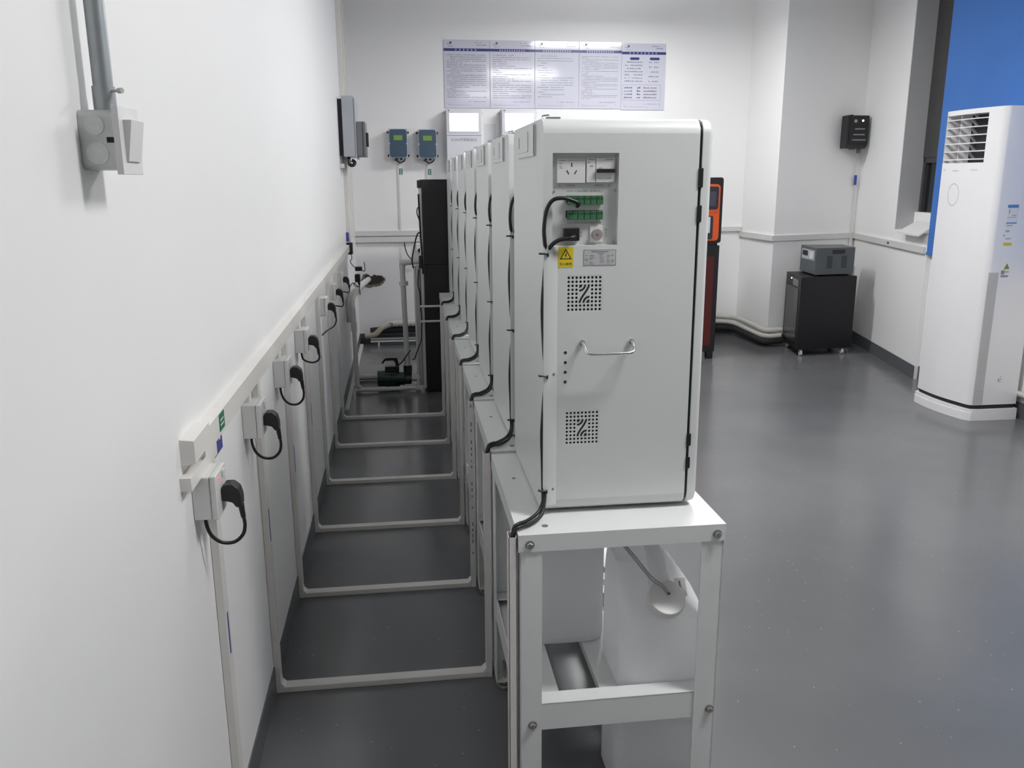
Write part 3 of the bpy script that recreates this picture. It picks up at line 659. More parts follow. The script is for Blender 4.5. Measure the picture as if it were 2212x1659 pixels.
# ------------------------------------------------------------------ wall sockets with plugs
SYS = [1.565, 2.09, 2.63, 3.18, 4.07, 4.615, 5.21]
for k, y in enumerate(SYS):
    s = thing('wall_socket', f'{ORD[k]} white surface socket box from the camera on the left wall', 'socket', (0.02, y + 0.045, 0.822), 'surface socket boxes')
    part('back_box', B().box(0, 0.034, y, y + 0.088, 0.822, 0.908, 0.003), SOCK, s)
    part('face_plate', B().box(0.034, 0.046, y - 0.001, y + 0.089, 0.821, 0.909, 0.003, 3), SOCK, s)
    part('rocker', B().box(0.046, 0.0488, y + 0.055, y + 0.075, 0.888, 0.902, 0.001), SOCK, s)
    part('indicator', B().cyl((0.046, y + 0.022, 0.896), (0.0473, y + 0.022, 0.896), 0.0028, 10), REDL if k == 0 else SOCK, s)
    part('link_duct', B().box(0, 0.015, y + 0.035, y + 0.06, 0.908, 0.937), PVC, s)
    p = thing('power_plug', f'{ORD[k]} black right-angle plug from the camera, looped into its socket', 'plug', (0.06, y + 0.05, 0.75), 'black mains plugs')
    yc = y + 0.048
    prof = [(0.046, 0.870), (0.052, 0.880), (0.068, 0.880), (0.079, 0.870), (0.083, 0.854), (0.083, 0.832), (0.072, 0.832), (0.066, 0.842), (0.052, 0.846), (0.046, 0.846)]
    part('plug_body', B().prism(prof, 'y', yc - 0.016, yc + 0.016, 0.003), BLACK, p)
    part('strain_relief', B().cyl((0.0785, yc, 0.834), (0.0815, yc, 0.806), 0.0062, 12, r2=0.0048), BLACK, p)
    if k in (0, 1, 2, 3):
        pts = [(0.0815, yc, 0.808), (0.083, yc, 0.79), (0.078, yc, 0.770), (0.062, yc - 0.005, 0.757), (0.040, yc - 0.012, 0.760), (0.024, yc - 0.02, 0.777), (0.0165, yc - 0.024, 0.80), (0.015, yc - 0.024, 0.823)]
        if k == 3: pts = [(0.0815, yc, 0.808), (0.083, yc, 0.795), (0.076, yc, 0.782), (0.058, yc - 0.005, 0.776), (0.036, yc - 0.01, 0.782), (0.022, yc - 0.015, 0.795), (0.018, yc - 0.016, 0.822)]
    elif k == 4:
        pts = [(0.0815, yc, 0.808), (0.082, yc, 0.79), (0.072, yc - 0.005, 0.768), (0.055, yc - 0.02, 0.757), (0.036, yc - 0.04, 0.748), (0.019, yc - 0.07, 0.735)]
    else:
        pts = [(0.0815, yc, 0.808), (0.082, yc, 0.795), (0.074, yc - 0.005, 0.782), (0.056, yc - 0.01, 0.786), (0.036, yc - 0.02, 0.789), (0.017, yc - 0.03, 0.78)]
    part('cord', B().tube(pts, 0.0036, 8, sub=5), RUBBER, p, ang=80)

# ------------------------------------------------------------------ switch box and conduit, left wall near the camera
sw = thing('light_switch', 'white light switch on a galvanised metal box on the left wall', 'light switch', (0.02, 1.235, 1.462))
mb = part('metal_box', B().prism(rrect(1.238, 1.503, 0.074, 0.076, 0.010, 4), 'x', 0.0005, 0.046, 0.0), GALVW, sw)
part('knockout', B().cyl((0.0205, 1.2008, 1.521), (0.0205, 1.2002, 1.521), 0.0120, 24).cyl((0.021, 1.2008, 1.486), (0.021, 1.2002, 1.486), 0.0140, 24), mat('galvanised_knockout', (0.58, 0.60, 0.58), 0.4, 0.5, var=0.15, nscale=60), mb)
part('box_slot', B().box(0.034, 0.044, 1.2004, 1.2010, 1.4995, 1.5065, 0.0), DARK, mb)
pl = part('switch_plate', B().box(0.046, 0.0545, 1.190, 1.276, 1.459, 1.546, 0.001), SOCK, sw)
rk = B(); rk.prism([(0.0545, 1.476), (0.0575, 1.476), (0.0655, 1.5285), (0.0545, 1.5285)], 'y', 1.206, 1.262)
part('rocker', rk, SOCK, pl, smooth=False)
cn = thing('conduit', 'grey galvanised conduit pipe running up from the switch box', 'conduit', (0.027, 1.235, 1.54))
part('pipe', B().cyl((0.0265, 1.234, 1.545), (0.0265, 1.234, CEIL), 0.0125, 20), GALV, cn)
part('connector', B().cyl((0.0265, 1.234, 1.541), (0.0265, 1.234, 1.572), 0.0143, 20), GALV, cn)
part('set_screw', B().cyl((0.038, 1.228, 1.566), (0.050, 1.222, 1.566), 0.0018, 8).cyl((0.048, 1.223, 1.566), (0.054, 1.220, 1.566), 0.0036, 8), ZINC, cn)

# ------------------------------------------------------------------ corner ducts and enclosure on the left wall, far end
cdk = thing('corner_trunking', 'two vertical cream trunkings side by side in the far left corner', 'cable trunking', (0.02, 7.3, 0.9))
part('trunking_run', B().box(0, 0.03, 6.52, 6.60, 0.96, CEIL, 0.002), PVC, cdk)
part('trunking_run', B().box(0, 0.02, 7.0, 7.08, 0.96, CEIL, 0.002), PVC, cdk)
part('trunking_run', B().box(0.0, 0.02, 7.3, 7.36, 0.96, CEIL, 0.002), PVC, cdk)
en = thing('electrical_enclosure', 'light grey wall enclosure with a dark meter box on its door', 'enclosure', (0.07, 6.35, 1.6))
part('enclosure_body', B().box(0.030, 0.110, 6.2, 6.6, 1.612, 2.018, 0.003), GREY, en)
part('enclosure_door', B().box(0.112, 0.122, 6.2, 6.6, 1.60, 2.005, 0.003), GREY, en)
part('lock', B().cyl((0.075, 6.199, 1.83), (0.075, 6.194, 1.83), 0.007, 14), ZINC, en)
mb_ = part('meter_box', B().box(0.123, 0.186, 6.2, 6.46, 1.612, 1.848, 0.006), DGREY, en)
part('meter_seam', B().box(0.163, 0.168, 6.1985, 6.201, 1.615, 1.845), INK, mb_)
part('meter_handle', B().box(0.187, 0.203, 6.24, 6.29, 1.68, 1.775, 0.004), BLACK, mb_)
part('mount_strip', B().box(0.0, 0.030, 6.24, 6.30, 1.62, 2.0), BLACK, en)
part('cable_bundle', B().tube([(0.06, 6.25, 1.61), (0.065, 6.24, 1.56), (0.09, 6.24, 1.555), (0.10, 6.25, 1.575), (0.08, 6.25, 1.59)], 0.012, 8), BLACK, en)
part('cable_gland', B().box(0.0, 0.03, 6.19, 6.24, 1.535, 1.565, 0.003), SOCK, en)
# small adapters
ad = thing('power_adapter', 'small black adapter box with thin cable in the far left corner', 'adapter', (0.02, 6.6, 0.9))
part('adapter_body', B().box(0.0, 0.045, 6.43, 6.51, 0.915, 1.0, 0.004), BLACK, ad)
part('adapter_sticker', B().box(0.0, 0.02, 6.46, 6.49, 1.01, 1.075), STB, ad)
part('adapter_lead', B().tube([(0.03, 6.46, 0.915), (0.035, 6.46, 0.885), (0.022, 6.46, 0.862), (0.04, 6.46, 0.83), (0.060, 6.46, 0.812)], 0.003, 6), RUBBER, ad)
ad = thing('power_adapter', 'black adapter brick hanging above the tangled plug by the wall hole', 'adapter', (0.08, 6.4, 0.79))
part('adapter_body', B().box(0.058, 0.108, 6.40, 6.46, 0.795, 0.825, 0.003), BLACK, ad)
part('lead', B().tube([(0.106, 6.42, 0.805), (0.118, 6.42, 0.79), (0.130, 6.42, 0.80), (0.128, 6.42, 0.83), (0.126, 6.42, 0.86)], 0.003, 6), RUBBER, ad)
tp = thing('power_plug', 'black plug with tangled thin cable beside the wall hole', 'plug', (0.08, 6.3, 0.68))
part('plug_body', B().box(0.058, 0.098, 6.30, 6.34, 0.722, 0.782, 0.008).cyl((0.085, 6.32, 0.722), (0.09, 6.32, 0.70), 0.009, 10, r2=0.006), BLACK, tp)
part('cord', B().tube([(0.09, 6.32, 0.70), (0.088, 6.31, 0.685), (0.065, 6.29, 0.706), (0.045, 6.28, 0.722), (0.025, 6.27, 0.70), (0.02, 6.27, 0.68)], 0.003, 6).tube([(0.09, 6.32, 0.70), (0.07, 6.29, 0.69), (0.05, 6.28, 0.71), (0.06, 6.30, 0.72)], 0.003, 6).tube([(0.085, 6.31, 0.69), (0.09, 6.30, 0.65), (0.092, 6.30, 0.63)], 0.003, 6), RUBBER, tp)

# ------------------------------------------------------------------ far wall: trunking, socket, hole, instruments
ft = thing('wall_trunking', 'double white cable trunking on the end wall left of the black rack', 'cable trunking', (0.5, FARY, 0.92))
part('upper_trunking', B().box(0.0, 3.585, FARY - 0.022, FARY, 0.968, 1.012, 0.0015), PVCW, ft)
part('lower_trunking', B().box(0.0, 0.85, FARY - 0.03, FARY, 0.912, 0.958, 0.0015), PVCW, ft)
ct = thing('wall_trunking', 'white cable trunking wrapping round the corner column', 'cable trunking', (3.9, 7.3, 0.92))
def ring_seg(p, q, t, z0, z1):
    dx_, dy_ = q[0] - p[0], q[1] - p[1]; l = math.hypot(dx_, dy_); ox, oy = -dy_ / l, dx_ / l
    return B().prism([p, q, (q[0] - ox * -t, q[1] - oy * -t), (p[0] - ox * -t, p[1] - oy * -t)], 'z', z0, z1)
b = B().prism([(PA[0] - 0.02, PA[1]), (PB[0] - 0.02, PB[1] - 0.02), PB, PA], 'z', 0.92, 0.967); part('trunking_run', b, PVCW, ct, smooth=False)
b = B().prism([(PB[0] - 0.02, PB[1] - 0.02), (PC[0] - 0.02, PC[1] - 0.025), PC, PB], 'z', 0.92, 0.967); part('trunking_run', b, PVCW, ct, smooth=False)
b = B().prism([wa(0, -0.02), wa(ul - 0.02, -0.02), wa(ul - 0.02, 0), wa(0, 0)], 'z', 0.92, 0.967); part('trunking_run', b, PVCW, ct, smooth=False)
s_ = wa(0.94, -0.0205); s2 = wa(0.99, -0.0205); s3 = wa(0.94, -0.02); s4 = wa(0.99, -0.02)
part('purple_sticker', B().prism([s_, s2, s4, s3], 'z', 0.935, 0.953), STB, ct)
part('drop_duct', B().box(4.44, 4.47, 7.305, 7.325, 0.1, 0.925), PVCW, ct)

s = thing('wall_socket', 'white double socket on the end wall beside the black rack', 'socket', (0.56, FARY, 0.75))
part('back_box', B().box(0.535, 0.605, FARY - 0.04, FARY, 0.76, 0.905, 0.004), SOCK, s)
part('socket_holes', B().box(0.552, 0.557, FARY - 0.0405, FARY - 0.04, 0.873, 0.880).box(0.568, 0.573, FARY - 0.0405, FARY - 0.04, 0.873, 0.880), INK, s)
p = thing('power_plug', 'round black plug in the end wall socket with dangling cable', 'plug', (0.56, 7.68, 0.7))
part('plug_body', B().cyl((0.567, FARY - 0.04, 0.838), (0.567, FARY - 0.07, 0.838), 0.018, 16, bev=0.003), BLACK, p)
part('cord', B().tube([(0.567, FARY - 0.065, 0.83), (0.572, FARY - 0.07, 0.79), (0.56, FARY - 0.07, 0.758), (0.52, FARY - 0.06, 0.745), (0.475, FARY - 0.05, 0.775), (0.445, FARY - 0.04, 0.83), (0.432, FARY - 0.03, 0.905)], 0.005, 8), RUBBER, p)
# broken hole
hl = thing('wall_hole', 'ragged broken plaster hole low in the end wall', 'hole', (0.13, FARY, 0.48))
rr = random.Random(11); pts = []
outer = [(0.03, 0.575), (0.055, 0.625), (0.085, 0.632), (0.10, 0.612), (0.135, 0.612), (0.155, 0.622), (0.18, 0.612), (0.21, 0.618), (0.228, 0.603), (0.248, 0.590), (0.252, 0.573), (0.240, 0.555), (0.232, 0.540), (0.20, 0.520), (0.165, 0.512), (0.14, 0.517), (0.10, 0.505), (0.06, 0.515), (0.035, 0.54)]
jag = []
for i in range(len(outer)):
    a, b2 = outer[i], outer[(i + 1) % len(outer)]
    for k in range(3):
        t = k / 3; jag.append((a[0] + (b2[0] - a[0]) * t + rr.uniform(-.005, .005), a[1] + (b2[1] - a[1]) * t + rr.uniform(-.005, .005)))
part('plaster_edge', B().prism(jag, 'y', FARY - 0.003, FARY - 0.0005), CONC, hl, smooth=False)
part('cavity', B().prism([(p_[0] * 0.84 + 0.028, 0.592 + (p_[1] - 0.59) * (0.72 if p_[1] < 0.59 else 0.85)) for p_ in jag], 'y', FARY - 0.0045, FARY - 0.003), CONCD, hl, smooth=False)

def blue_box(label, x0, x1, z0, z1):
    t = thing('wall_instrument', label, 'instrument', ((x0 + x1) / 2, FARY, z0), 'blue-fronted wall instruments')
    yb, yf = FARY, FARY - 0.12
    part('case', B().box(x0, x1, yf + 0.012, yb - 0.004, z0, z1, 0.006), GREY, t)
    part('lid', B().box(x0 - 0.001, x1 + 0.001, yf + 0.004, yf + 0.014, z0 - 0.001, z1 + 0.001, 0.003), GREY, t)
    part('lid_face', B().prism([(x0 + 0.018, z0 + 0.004), (x1 - 0.018, z0 + 0.004), (x1 - 0.005, z0 + 0.02), (x1 - 0.005, z1 - 0.02), (x1 - 0.018, z1 - 0.004), (x0 + 0.018, z1 - 0.004), (x0 + 0.005, z1 - 0.02), (x0 + 0.005, z0 + 0.02)], 'y', yf + 0.002, yf + 0.005), BLUEBOX, t)
    w_ = x1 - x0; h_ = z1 - z0
    part('display', B().box(x0 + w_ * 0.26, x0 + w_ * 0.74, yf + 0.0005, yf + 0.003, z0 + h_ * 0.61, z0 + h_ * 0.78), LCD, t)
    for x in (x0 + 0.004, x1 - 0.004): part('side_clip', B().cyl((x, yf + 0.005, z0 + h_ * 0.49), (x, yf - 0.001, z0 + h_ * 0.49), 0.006, 10), SOCK, t)
    for x in (x0 - 0.008, x1 + 0.008):
        for z in (z0 + 0.02, z1 - 0.025): part('mounting_lug', B().box(x - 0.008, x + 0.008, yb - 0.012, yb, z - 0.009, z + 0.009, 0.002), BLACK, t)
    part('cable_gland', B().cyl((x0 + 0.06, FARY - 0.06, z0), (x0 + 0.06, FARY - 0.06, z0 - 0.018), 0.009, 10).cyl((x0 + 0.1, FARY - 0.06, z0), (x0 + 0.1, FARY - 0.06, z0 - 0.018), 0.009, 10), BLACK, t)
    part('cable', B().tube([(x0 + 0.04, FARY - 0.06, z0 - 0.015), (x0 + 0.07, FARY - 0.06, z0 - 0.03), (x0 + 0.085, FARY - 0.05, z0 - 0.042), (x0 + 0.12, FARY - 0.06, z0 - 0.03), (x0 + 0.135, FARY - 0.06, z0 - 0.012)], 0.005, 6), RUBBER, t)
    part('drop_duct', B().box(x0 + 0.062, x0 + 0.078, FARY - 0.01, FARY, 1.012, z0 - 0.02), PVCW, t)
    gs = part('green_tag', B().box(x0 + 0.078, x0 + 0.108, FARY - 0.0015, FARY, z0 - 0.142, z0 - 0.09), STG, t, label='green label with white lettering')
    q = B()
    for k in range(3): q.box(x0 + 0.085, x0 + 0.101, FARY - 0.002, FARY - 0.0015, z0 - 0.106 - 0.016 * k, z0 - 0.096 - 0.016 * k)
    part('tag_print', q, STW, gs)
blue_box('left of the two blue-fronted instruments with green display on end wall', 0.330, 0.487, 1.640, 1.880)
blue_box('right of the two blue-fronted instruments with green display, nearer the data loggers', 0.582, 0.740, 1.636, 1.876)

def logger(label, x0, x1, z0, z1, text):
    t = thing('data_logger', label, 'data logger', ((x0 + x1) / 2, FARY, z0), 'white wall data loggers')
    yf = FARY - 0.14
    part('case', B().box(x0, x1, yf, FARY - 0.002, z0, z1, 0.003), LOGGER, t)
    part('front_seam', B().box(x0, x1, yf - 0.0006, yf, z1 - 0.222, z1 - 0.218), INKG, t)
    bz = part('screen_bezel', B().box(x0 + 0.018, x1 - 0.018, yf - 0.003, yf, z1 - 0.195, z1 - 0.03, 0.001), LOGGER, t)
    part('screen', B().box(x0 + 0.026, x1 - 0.026, yf - 0.0045, yf - 0.003, z1 - 0.185, z1 - 0.038), SCREEN, bz, label='lit white screen')
    for x in (x0 - 0.012, x1 + 0.012): part('mounting_lug', B().box(x - 0.012, x + 0.012, FARY - 0.01, FARY, z1 - 0.03, z1 - 0.02), ZINC, t)
    q = B().box(x0 + 0.012, x0 + 0.028, yf - 0.0008, yf, z1 - 0.02, z1 - 0.009)
    if text: q.text(text, 0.031, ((x0 + x1) / 2 + 0.0, yf - 0.0008, z1 - 0.258), (1, 0, 0), (0, 0, 1))
    part('lettering', q, INKG, t, smooth=False)
logger('left white data logger with lit screen, lettered on its front', 0.827, 1.128, 1.55, 2.045, 'K37A环保数采仪')
logger('right white data logger with lit screen, half hidden by the cabinets', 1.310, 1.612, 1.55, 2.047, 'K37A环保数采仪')
single('wall_notice', B().box(1.165, 1.27, FARY - 0.002, FARY - 0.0003, 1.72, 1.93), PAPER, 'pale paper sheet on the end wall between the two data loggers', 'notice')

# notice boards
PX = [0.821, 1.221, 1.616, 2.010, 2.393, 2.798]
PZ0, PZ1 = 2.062, 2.622
plabs = ['leftmost notice board, tightly filled with lines of print', 'second notice board from the left, above the left data logger gap', 'middle notice board of the five, sparse short lines of print', 'fourth notice board from the left, with dense small print', 'rightmost notice board, with two blue headings and a boxed contact list']
prng = random.Random(21)
for i in range(5):
    x0, x1 = PX[i] + 0.0015, PX[i + 1] - 0.0015; yf = FARY - 0.008
    dz = -0.008 * (i == 4)
    t = thing('notice_board', plabs[i], 'notice board', ((x0 + x1) / 2, FARY, PZ0), 'acrylic notice boards')
    part('board', B().box(x0, x1, yf, FARY - 0.0005, PZ0 + dz, PZ1 + dz, 0.001), POSTER, t)
    tb = part('title_bar', B().box(x0, x1, yf - 0.0006, yf, PZ1 - 0.092 + dz, PZ1 - 0.070 + dz), NAVY, t)
    q = B(); nch = [6, 11, 12, 12, 8][i]; wch = 0.021 if nch > 8 else 0.034; xs0 = (x0 + x1) / 2 - nch * wch / 2
    for k in range(nch):
        xa = xs0 + k * wch
        q.box(xa + 0.003, xa + 0.015, yf - 0.0009, yf - 0.0006, PZ1 - 0.0875 + dz, PZ1 - 0.0835 + dz).box(xa + 0.003, xa + 0.015, yf - 0.0009, yf - 0.0006, PZ1 - 0.0785 + dz, PZ1 - 0.0755 + dz).box(xa + 0.0075, xa + 0.0105, yf - 0.0009, yf - 0.0006, PZ1 - 0.0875 + dz, PZ1 - 0.0745 + dz)
    part('title_print', q, POSTWHITE, tb, smooth=False)
    q = B()
    def row(xa, xb, z, h=0.0052, ch=0.0092, gap=0.0028):
        x = xa
        while x < xb - ch:
            if prng.random() < 0.93:
                s = prng.uniform(0.55, 1.0)
                q.quad((x, yf - 0.0005, z), (x + ch - gap, yf - 0.0005, z), (x + ch - gap, yf - 0.0005, z + h * s), (x, yf - 0.0005, z + h * s))
            x += ch
    q.box(x0 + 0.03, x0 + 0.05, yf - 0.0005, yf - 0.0003, PZ1 - 0.038 + dz, PZ1 - 0.034 + dz).cyl((x0 + 0.06, yf, PZ1 - 0.025 + dz), (x0 + 0.06, yf - 0.0005, PZ1 - 0.025 + dz), 0.011, 8)
    row(x0 + 0.04, x0 + 0.09, PZ1 - 0.055 + dz); row(x1 - 0.13, x1 - 0.06, PZ1 - 0.026 + dz); row(x1 - 0.11, x1 - 0.02, PZ1 - 0.045 + dz, 0.007)
    top = PZ1 - 0.125 + dz
    if i < 4:
        nrow = [22, 21, 18, 27][i]; pitch = [0.0165, 0.0175, 0.02, 0.0135][i]
        for r_i in range(nrow):
            z = top - r_i * pitch
            ind = prng.choice([0.0, 0.0, 0.03]); full = prng.random()
            if i == 2: L_ = prng.choice([0.2, 0.5, 0.7, 0.95, 0.4])
            else: L_ = 1.0 if full < 0.72 else prng.uniform(0.12, 0.6)
            xa = x0 + 0.025 + ind; xb = xa + (x1 - x0 - 0.05 - ind) * L_
            hh = 0.0052 if i != 3 else 0.0042
            row(xa, xb, z, hh, 0.0092 if i < 2 else 0.0078, 0.0024)
        row(x1 - 0.19, x1 - 0.02, PZ0 + 0.052 + dz, 0.0055, 0.0155, 0.007)
    else:
        for (xa, xb) in ((x0 + 0.075, x0 + 0.16), (x0 + 0.255, x0 + 0.345)):
            part('heading', B().prism(rrect((xa + xb) / 2, top - 0.002, xb - xa, 0.022, 0.010, 4), 'y', yf - 0.0008, yf), NAVY, t)
        for r_i in range(7): row(x0 + 0.03, x0 + 0.2, top - 0.035 - r_i * 0.0265, 0.0085, 0.0165, 0.006)
        for r_i in range(5): row(x0 + 0.25, x0 + 0.35, top - 0.035 - r_i * 0.040, 0.0085, 0.0155, 0.006)
        for r_i in range(4):
            z = top - 0.252 - r_i * 0.0275
            row(x0 + 0.03, x0 + 0.115, z, 0.012, 0.019, 0.007); row(x0 + 0.145, x0 + 0.195, z, 0.014, 0.017, 0.004); row(x0 + 0.205, x0 + 0.33, z, 0.012, 0.0112, 0.004)
        for (xa, xb, za, zb) in ((x0 + 0.012, x1 - 0.04, top - 0.222, top - 0.2205), (x0 + 0.012, x1 - 0.04, top - 0.352, top - 0.3505), (x0 + 0.012, x0 + 0.0135, top - 0.352, top - 0.2205), (x1 - 0.0415, x1 - 0.04, top - 0.352, top - 0.2205)):
            q.box(xa, xb, yf - 0.0006, yf - 0.0003, za, zb)
        row(x1 - 0.19, x1 - 0.03, PZ0 + 0.048 + dz, 0.0055, 0.0155, 0.007)
    row(x0 + 0.03, x0 + 0.26, PZ0 + 0.024 + dz, 0.003, 0.008, 0.003)
    part('print_rows', q, POSTINK, t, smooth=False, kind='stuff')
    for (x, z) in ((x0 + 0.036, PZ1 - 0.028), (x1 - 0.04, PZ1 - 0.028), (x0 + 0.034, PZ0 + 0.034), (x1 - 0.045, PZ0 + 0.034)):
        part('fixing_screw', B().cyl((x, yf, z + dz), (x, yf - 0.003, z + dz), 0.0042, 10), ZINC, t)

# ------------------------------------------------------------------ black rack behind the row
RX0, RX1, RY0, RY1, RZ = 0.552, 1.12, 5.77, 6.45, 1.455
rk_ = thing('server_rack', 'tall black rack cabinet at the far end of the cabinet row', 'rack cabinet', (0.84, 6.1, 0))
part('rack_upper', B().box(RX0, RX1, RY0, RY1, 0.895, RZ, 0.003), BLKM, rk_)
part('rack_lower', B().box(RX0 + 0.001, RX1, RY0 + 0.001, RY1, 0.02, 0.893, 0.003), mat('black_metal_matte', (0.011, 0.010, 0.012), 0.5, var=0.1), rk_)
part('plinth', B().box(RX0 + 0.02, RX1 - 0.02, RY0 + 0.02, RY1 - 0.02, 0, 0.02), BLACK, rk_)
part('rear_frame', B().box(RX0 - 0.022, RX0 - 0.003, RY0 + 0.02, RY0 + 0.05, 0.03, 1.40, 0.001), PVCW, rk_)
part('rear_panel', B().box(RX0 - 0.012, RX0 + 0.001, RY0 + 0.05, RY1 - 0.02, 0.03, 0.6, 0.001), GREY, rk_)
part('latch', B().box(RX0 - 0.03, RX0 + 0.005, RY0 + 0.01, RY0 + 0.05, 1.40, 1.45, 0.003), BLACK, rk_)
rb = B().tube([(0.53, 5.79, 1.36), (0.532, 5.79, 1.25), (0.536, 5.79, 1.1), (0.542, 5.79, 0.98), (0.544, 5.79, 0.9), (0.546, 5.79, 0.83)], 0.006, 6)
rb.tube([(0.534, 5.785, 1.28), (0.520, 5.785, 1.265), (0.517, 5.785, 1.235), (0.528, 5.785, 1.2), (0.537, 5.785, 1.175)], 0.004, 6)
rb.tube([(0.54, 5.785, 1.10), (0.522, 5.785, 1.105), (0.505, 5.785, 1.07), (0.485, 5.785, 0.985), (0.474, 5.785, 0.92), (0.482, 5.785, 0.87)], 0.005, 6)
part('rear_cables', rb, RUBBER, rk_, ang=80)
part('breaker_block', B().box(0.520, 0.545, 5.775, 5.80, 0.87, 0.955, 0.002), BLACK, rk_)
rb = B().tube([(0.515, 5.78, 0.86), (0.508, 5.78, 0.76), (0.520, 5.78, 0.7), (0.522, 5.78, 0.6), (0.528, 5.78, 0.55), (0.524, 5.78, 0.45), (0.52, 5.775, 0.38), (0.50, 5.76, 0.33), (0.47, 5.77, 0.25), (0.455, 5.79, 0.24)], 0.004, 6)
part('rear_lead', rb, RUBBER, rk_, ang=80)

# ------------------------------------------------------------------ PVC piping and pump
def elbow(bb, c, r): bb.cyl((c[0] - 0.02, c[1], c[2]), (c[0] + 0.02, c[1], c[2]), r, 14); bb.cyl((c[0], c[1], c[2] - 0.0), (c[0], c[1], c[2] + 0.03), r, 14)
pp = thing('pvc_pipework', 'white pvc supply pipe loop running round the pump at floor level', 'pipe', (0.28, 5.85, 0))
part('riser', B().cyl((0.066, 5.84, 0.03), (0.062, 5.84, 0.60), 0.016, 14), PVCW, pp)
part('coupling', B().cyl((0.0625, 5.84, 0.44), (0.062, 5.84, 0.50), 0.021, 14), PVCW, pp)
part('riser_bend', B().tube([(0.062, 5.84, 0.58), (0.060, 5.86, 0.64), (0.065, 6.1, 0.66), (0.08, 6.8, 0.64), (0.085, 7.5, 0.58), (0.085, 7.72, 0.555)], 0.015, 10, sub=4), PVCW, pp, ang=80)
part('wall_elbow', B().tube([(0.10, 7.70, 0.585), (0.085, 7.2, 0.615), (0.055, 6.55, 0.635), (0.032, 6.15, 0.625), (0.030, 6.0, 0.58), (0.030, 5.98, 0.48)], 0.024, 12, sub=5), PVCW, pp, ang=80)
part('floor_pipe', B().cyl((0.066, 5.84, 0.022), (0.49, 5.84, 0.022), 0.015, 14), PVCW, pp)
b = B(); elbow(b, (0.074, 5.84, 0.022), 0.02); part('elbow', b, PVCW, pp)
b = B(); elbow(b, (0.488, 5.84, 0.022), 0.02); part('elbow', b, PVCW, pp)
part('right_riser', B().cyl((0.495, 5.84, 0.03), (0.490, 5.84, 0.88), 0.010, 12), PVCW, pp)
part('coupling', B().cyl((0.495, 5.84, 0.085), (0.495, 5.84, 0.115), 0.017, 14), PVCW, pp)
part('right_riser', B().cyl((0.52, 5.90, 0.03), (0.515, 5.90, 0.88), 0.016, 12), PVCW, pp)
part('branch_pipe', B().cyl((0.518, 5.758, 0.612), (0.70, 5.758, 0.612), 0.008, 10), PVCW, pp)
part('branch_pipe', B().cyl((0.518, 5.758, 0.508), (0.70, 5.758, 0.510), 0.008, 10), PVCW, pp)
dp = thing('pump_discharge_pipe', 'thick white pvc pipe rising from the green pump to an elbow', 'pipe', (0.41, 6.0, 0.13))
part('lower_section', B().cyl((0.421, 6.0, 0.115), (0.418, 6.0, 0.27), 0.021, 16), PVCW, dp)
part('upper_section', B().cyl((0.418, 6.0, 0.25), (0.406, 6.0, 0.87), 0.018, 16), PVCW, dp)
part('union', B().cyl((0.412, 6.0, 0.735), (0.4115, 6.0, 0.765), 0.031, 18, bev=0.003), PVCW, dp)
b = B().cyl((0.406, 6.0, 0.85), (0.406, 6.0, 0.90), 0.021, 14).cyl((0.39, 6.0, 0.893), (0.435, 6.0, 0.893), 0.021, 14); part('elbow', b, PVCW, dp)
part('horizontal_section', B().cyl((0.40, 6.0, 0.893), (0.54, 6.0, 0.898), 0.0165, 16), PVCW, dp)
pm = thing('water_pump', 'small dark green water pump with black handle on the floor', 'pump', (0.32, 6.0, 0))
part('motor', B().cyl((0.205, 6.0, 0.075), (0.30, 6.0, 0.075), 0.058, 24, bev=0.008), PUMP, pm)
b = B()
for k in range(10):
    a = 2 * math.pi * k / 10; b.box(0.255, 0.345, 6.0 + 0.056 * math.cos(a) - 0.003, 6.0 + 0.056 * math.cos(a) + 0.003, 0.075 + 0.056 * math.sin(a) - 0.004, 0.075 + 0.056 * math.sin(a) + 0.004)
b.cyl((0.26, 6.0, 0.075), (0.35, 6.0, 0.075), 0.055, 20)
part('fin_housing', b, PUMP, pm)
part('pump_head', B().cyl((0.345, 6.0, 0.07), (0.40, 6.0, 0.07), 0.048, 20, bev=0.006).cyl((0.40, 6.0, 0.065), (0.445, 6.0, 0.065), 0.038, 18, bev=0.004).cyl((0.421, 6.0, 0.08), (0.421, 6.0, 0.145), 0.028, 16), PUMP, pm)
part('outlet_collar', B().cyl((0.421, 6.0, 0.12), (0.421, 6.0, 0.165), 0.031, 16, bev=0.003), BLACK, pm)
part('base_foot', B().box(0.265, 0.36, 5.955, 6.045, 0.0, 0.03, 0.004), PUMP, pm)
part('junction_box', B().box(0.26, 0.36, 5.965, 6.035, 0.125, 0.165, 0.004), BLACK, pm)
hb = B().prism([(0.36, 0.12), (0.36, 0.17), (0.348, 0.222), (0.29, 0.224), (0.262, 0.220), (0.245, 0.205), (0.236, 0.185), (0.248, 0.180), (0.256, 0.195), (0.268, 0.205), (0.278, 0.201), (0.288, 0.205), (0.298, 0.201), (0.308, 0.205), (0.320, 0.203), (0.330, 0.193), (0.336, 0.17), (0.336, 0.12)], 'y', 5.988, 6.012, 0.002)
part('handle', hb, BLACK, pm)
part('inlet_pipe', B().cyl((0.445, 6.0, 0.065), (0.50, 6.0, 0.066), 0.02, 14), PVCW, pm)
part('power_lead', B().tube([(0.355, 5.985, 0.17), (0.385, 5.97, 0.20), (0.41, 5.965, 0.235), (0.445, 5.98, 0.28)], 0.0045, 6), RUBBER, pm, ang=80)
pm.location.y -= 0.05; dp.location.y -= 0.05
single('drain_pipe', B().cyl((0.04, 6.22, 0.025), (0.22, 6.22, 0.025), 0.022, 14), PVCW, 'short grey-white pipe lying on floor behind the pump', 'pipe')

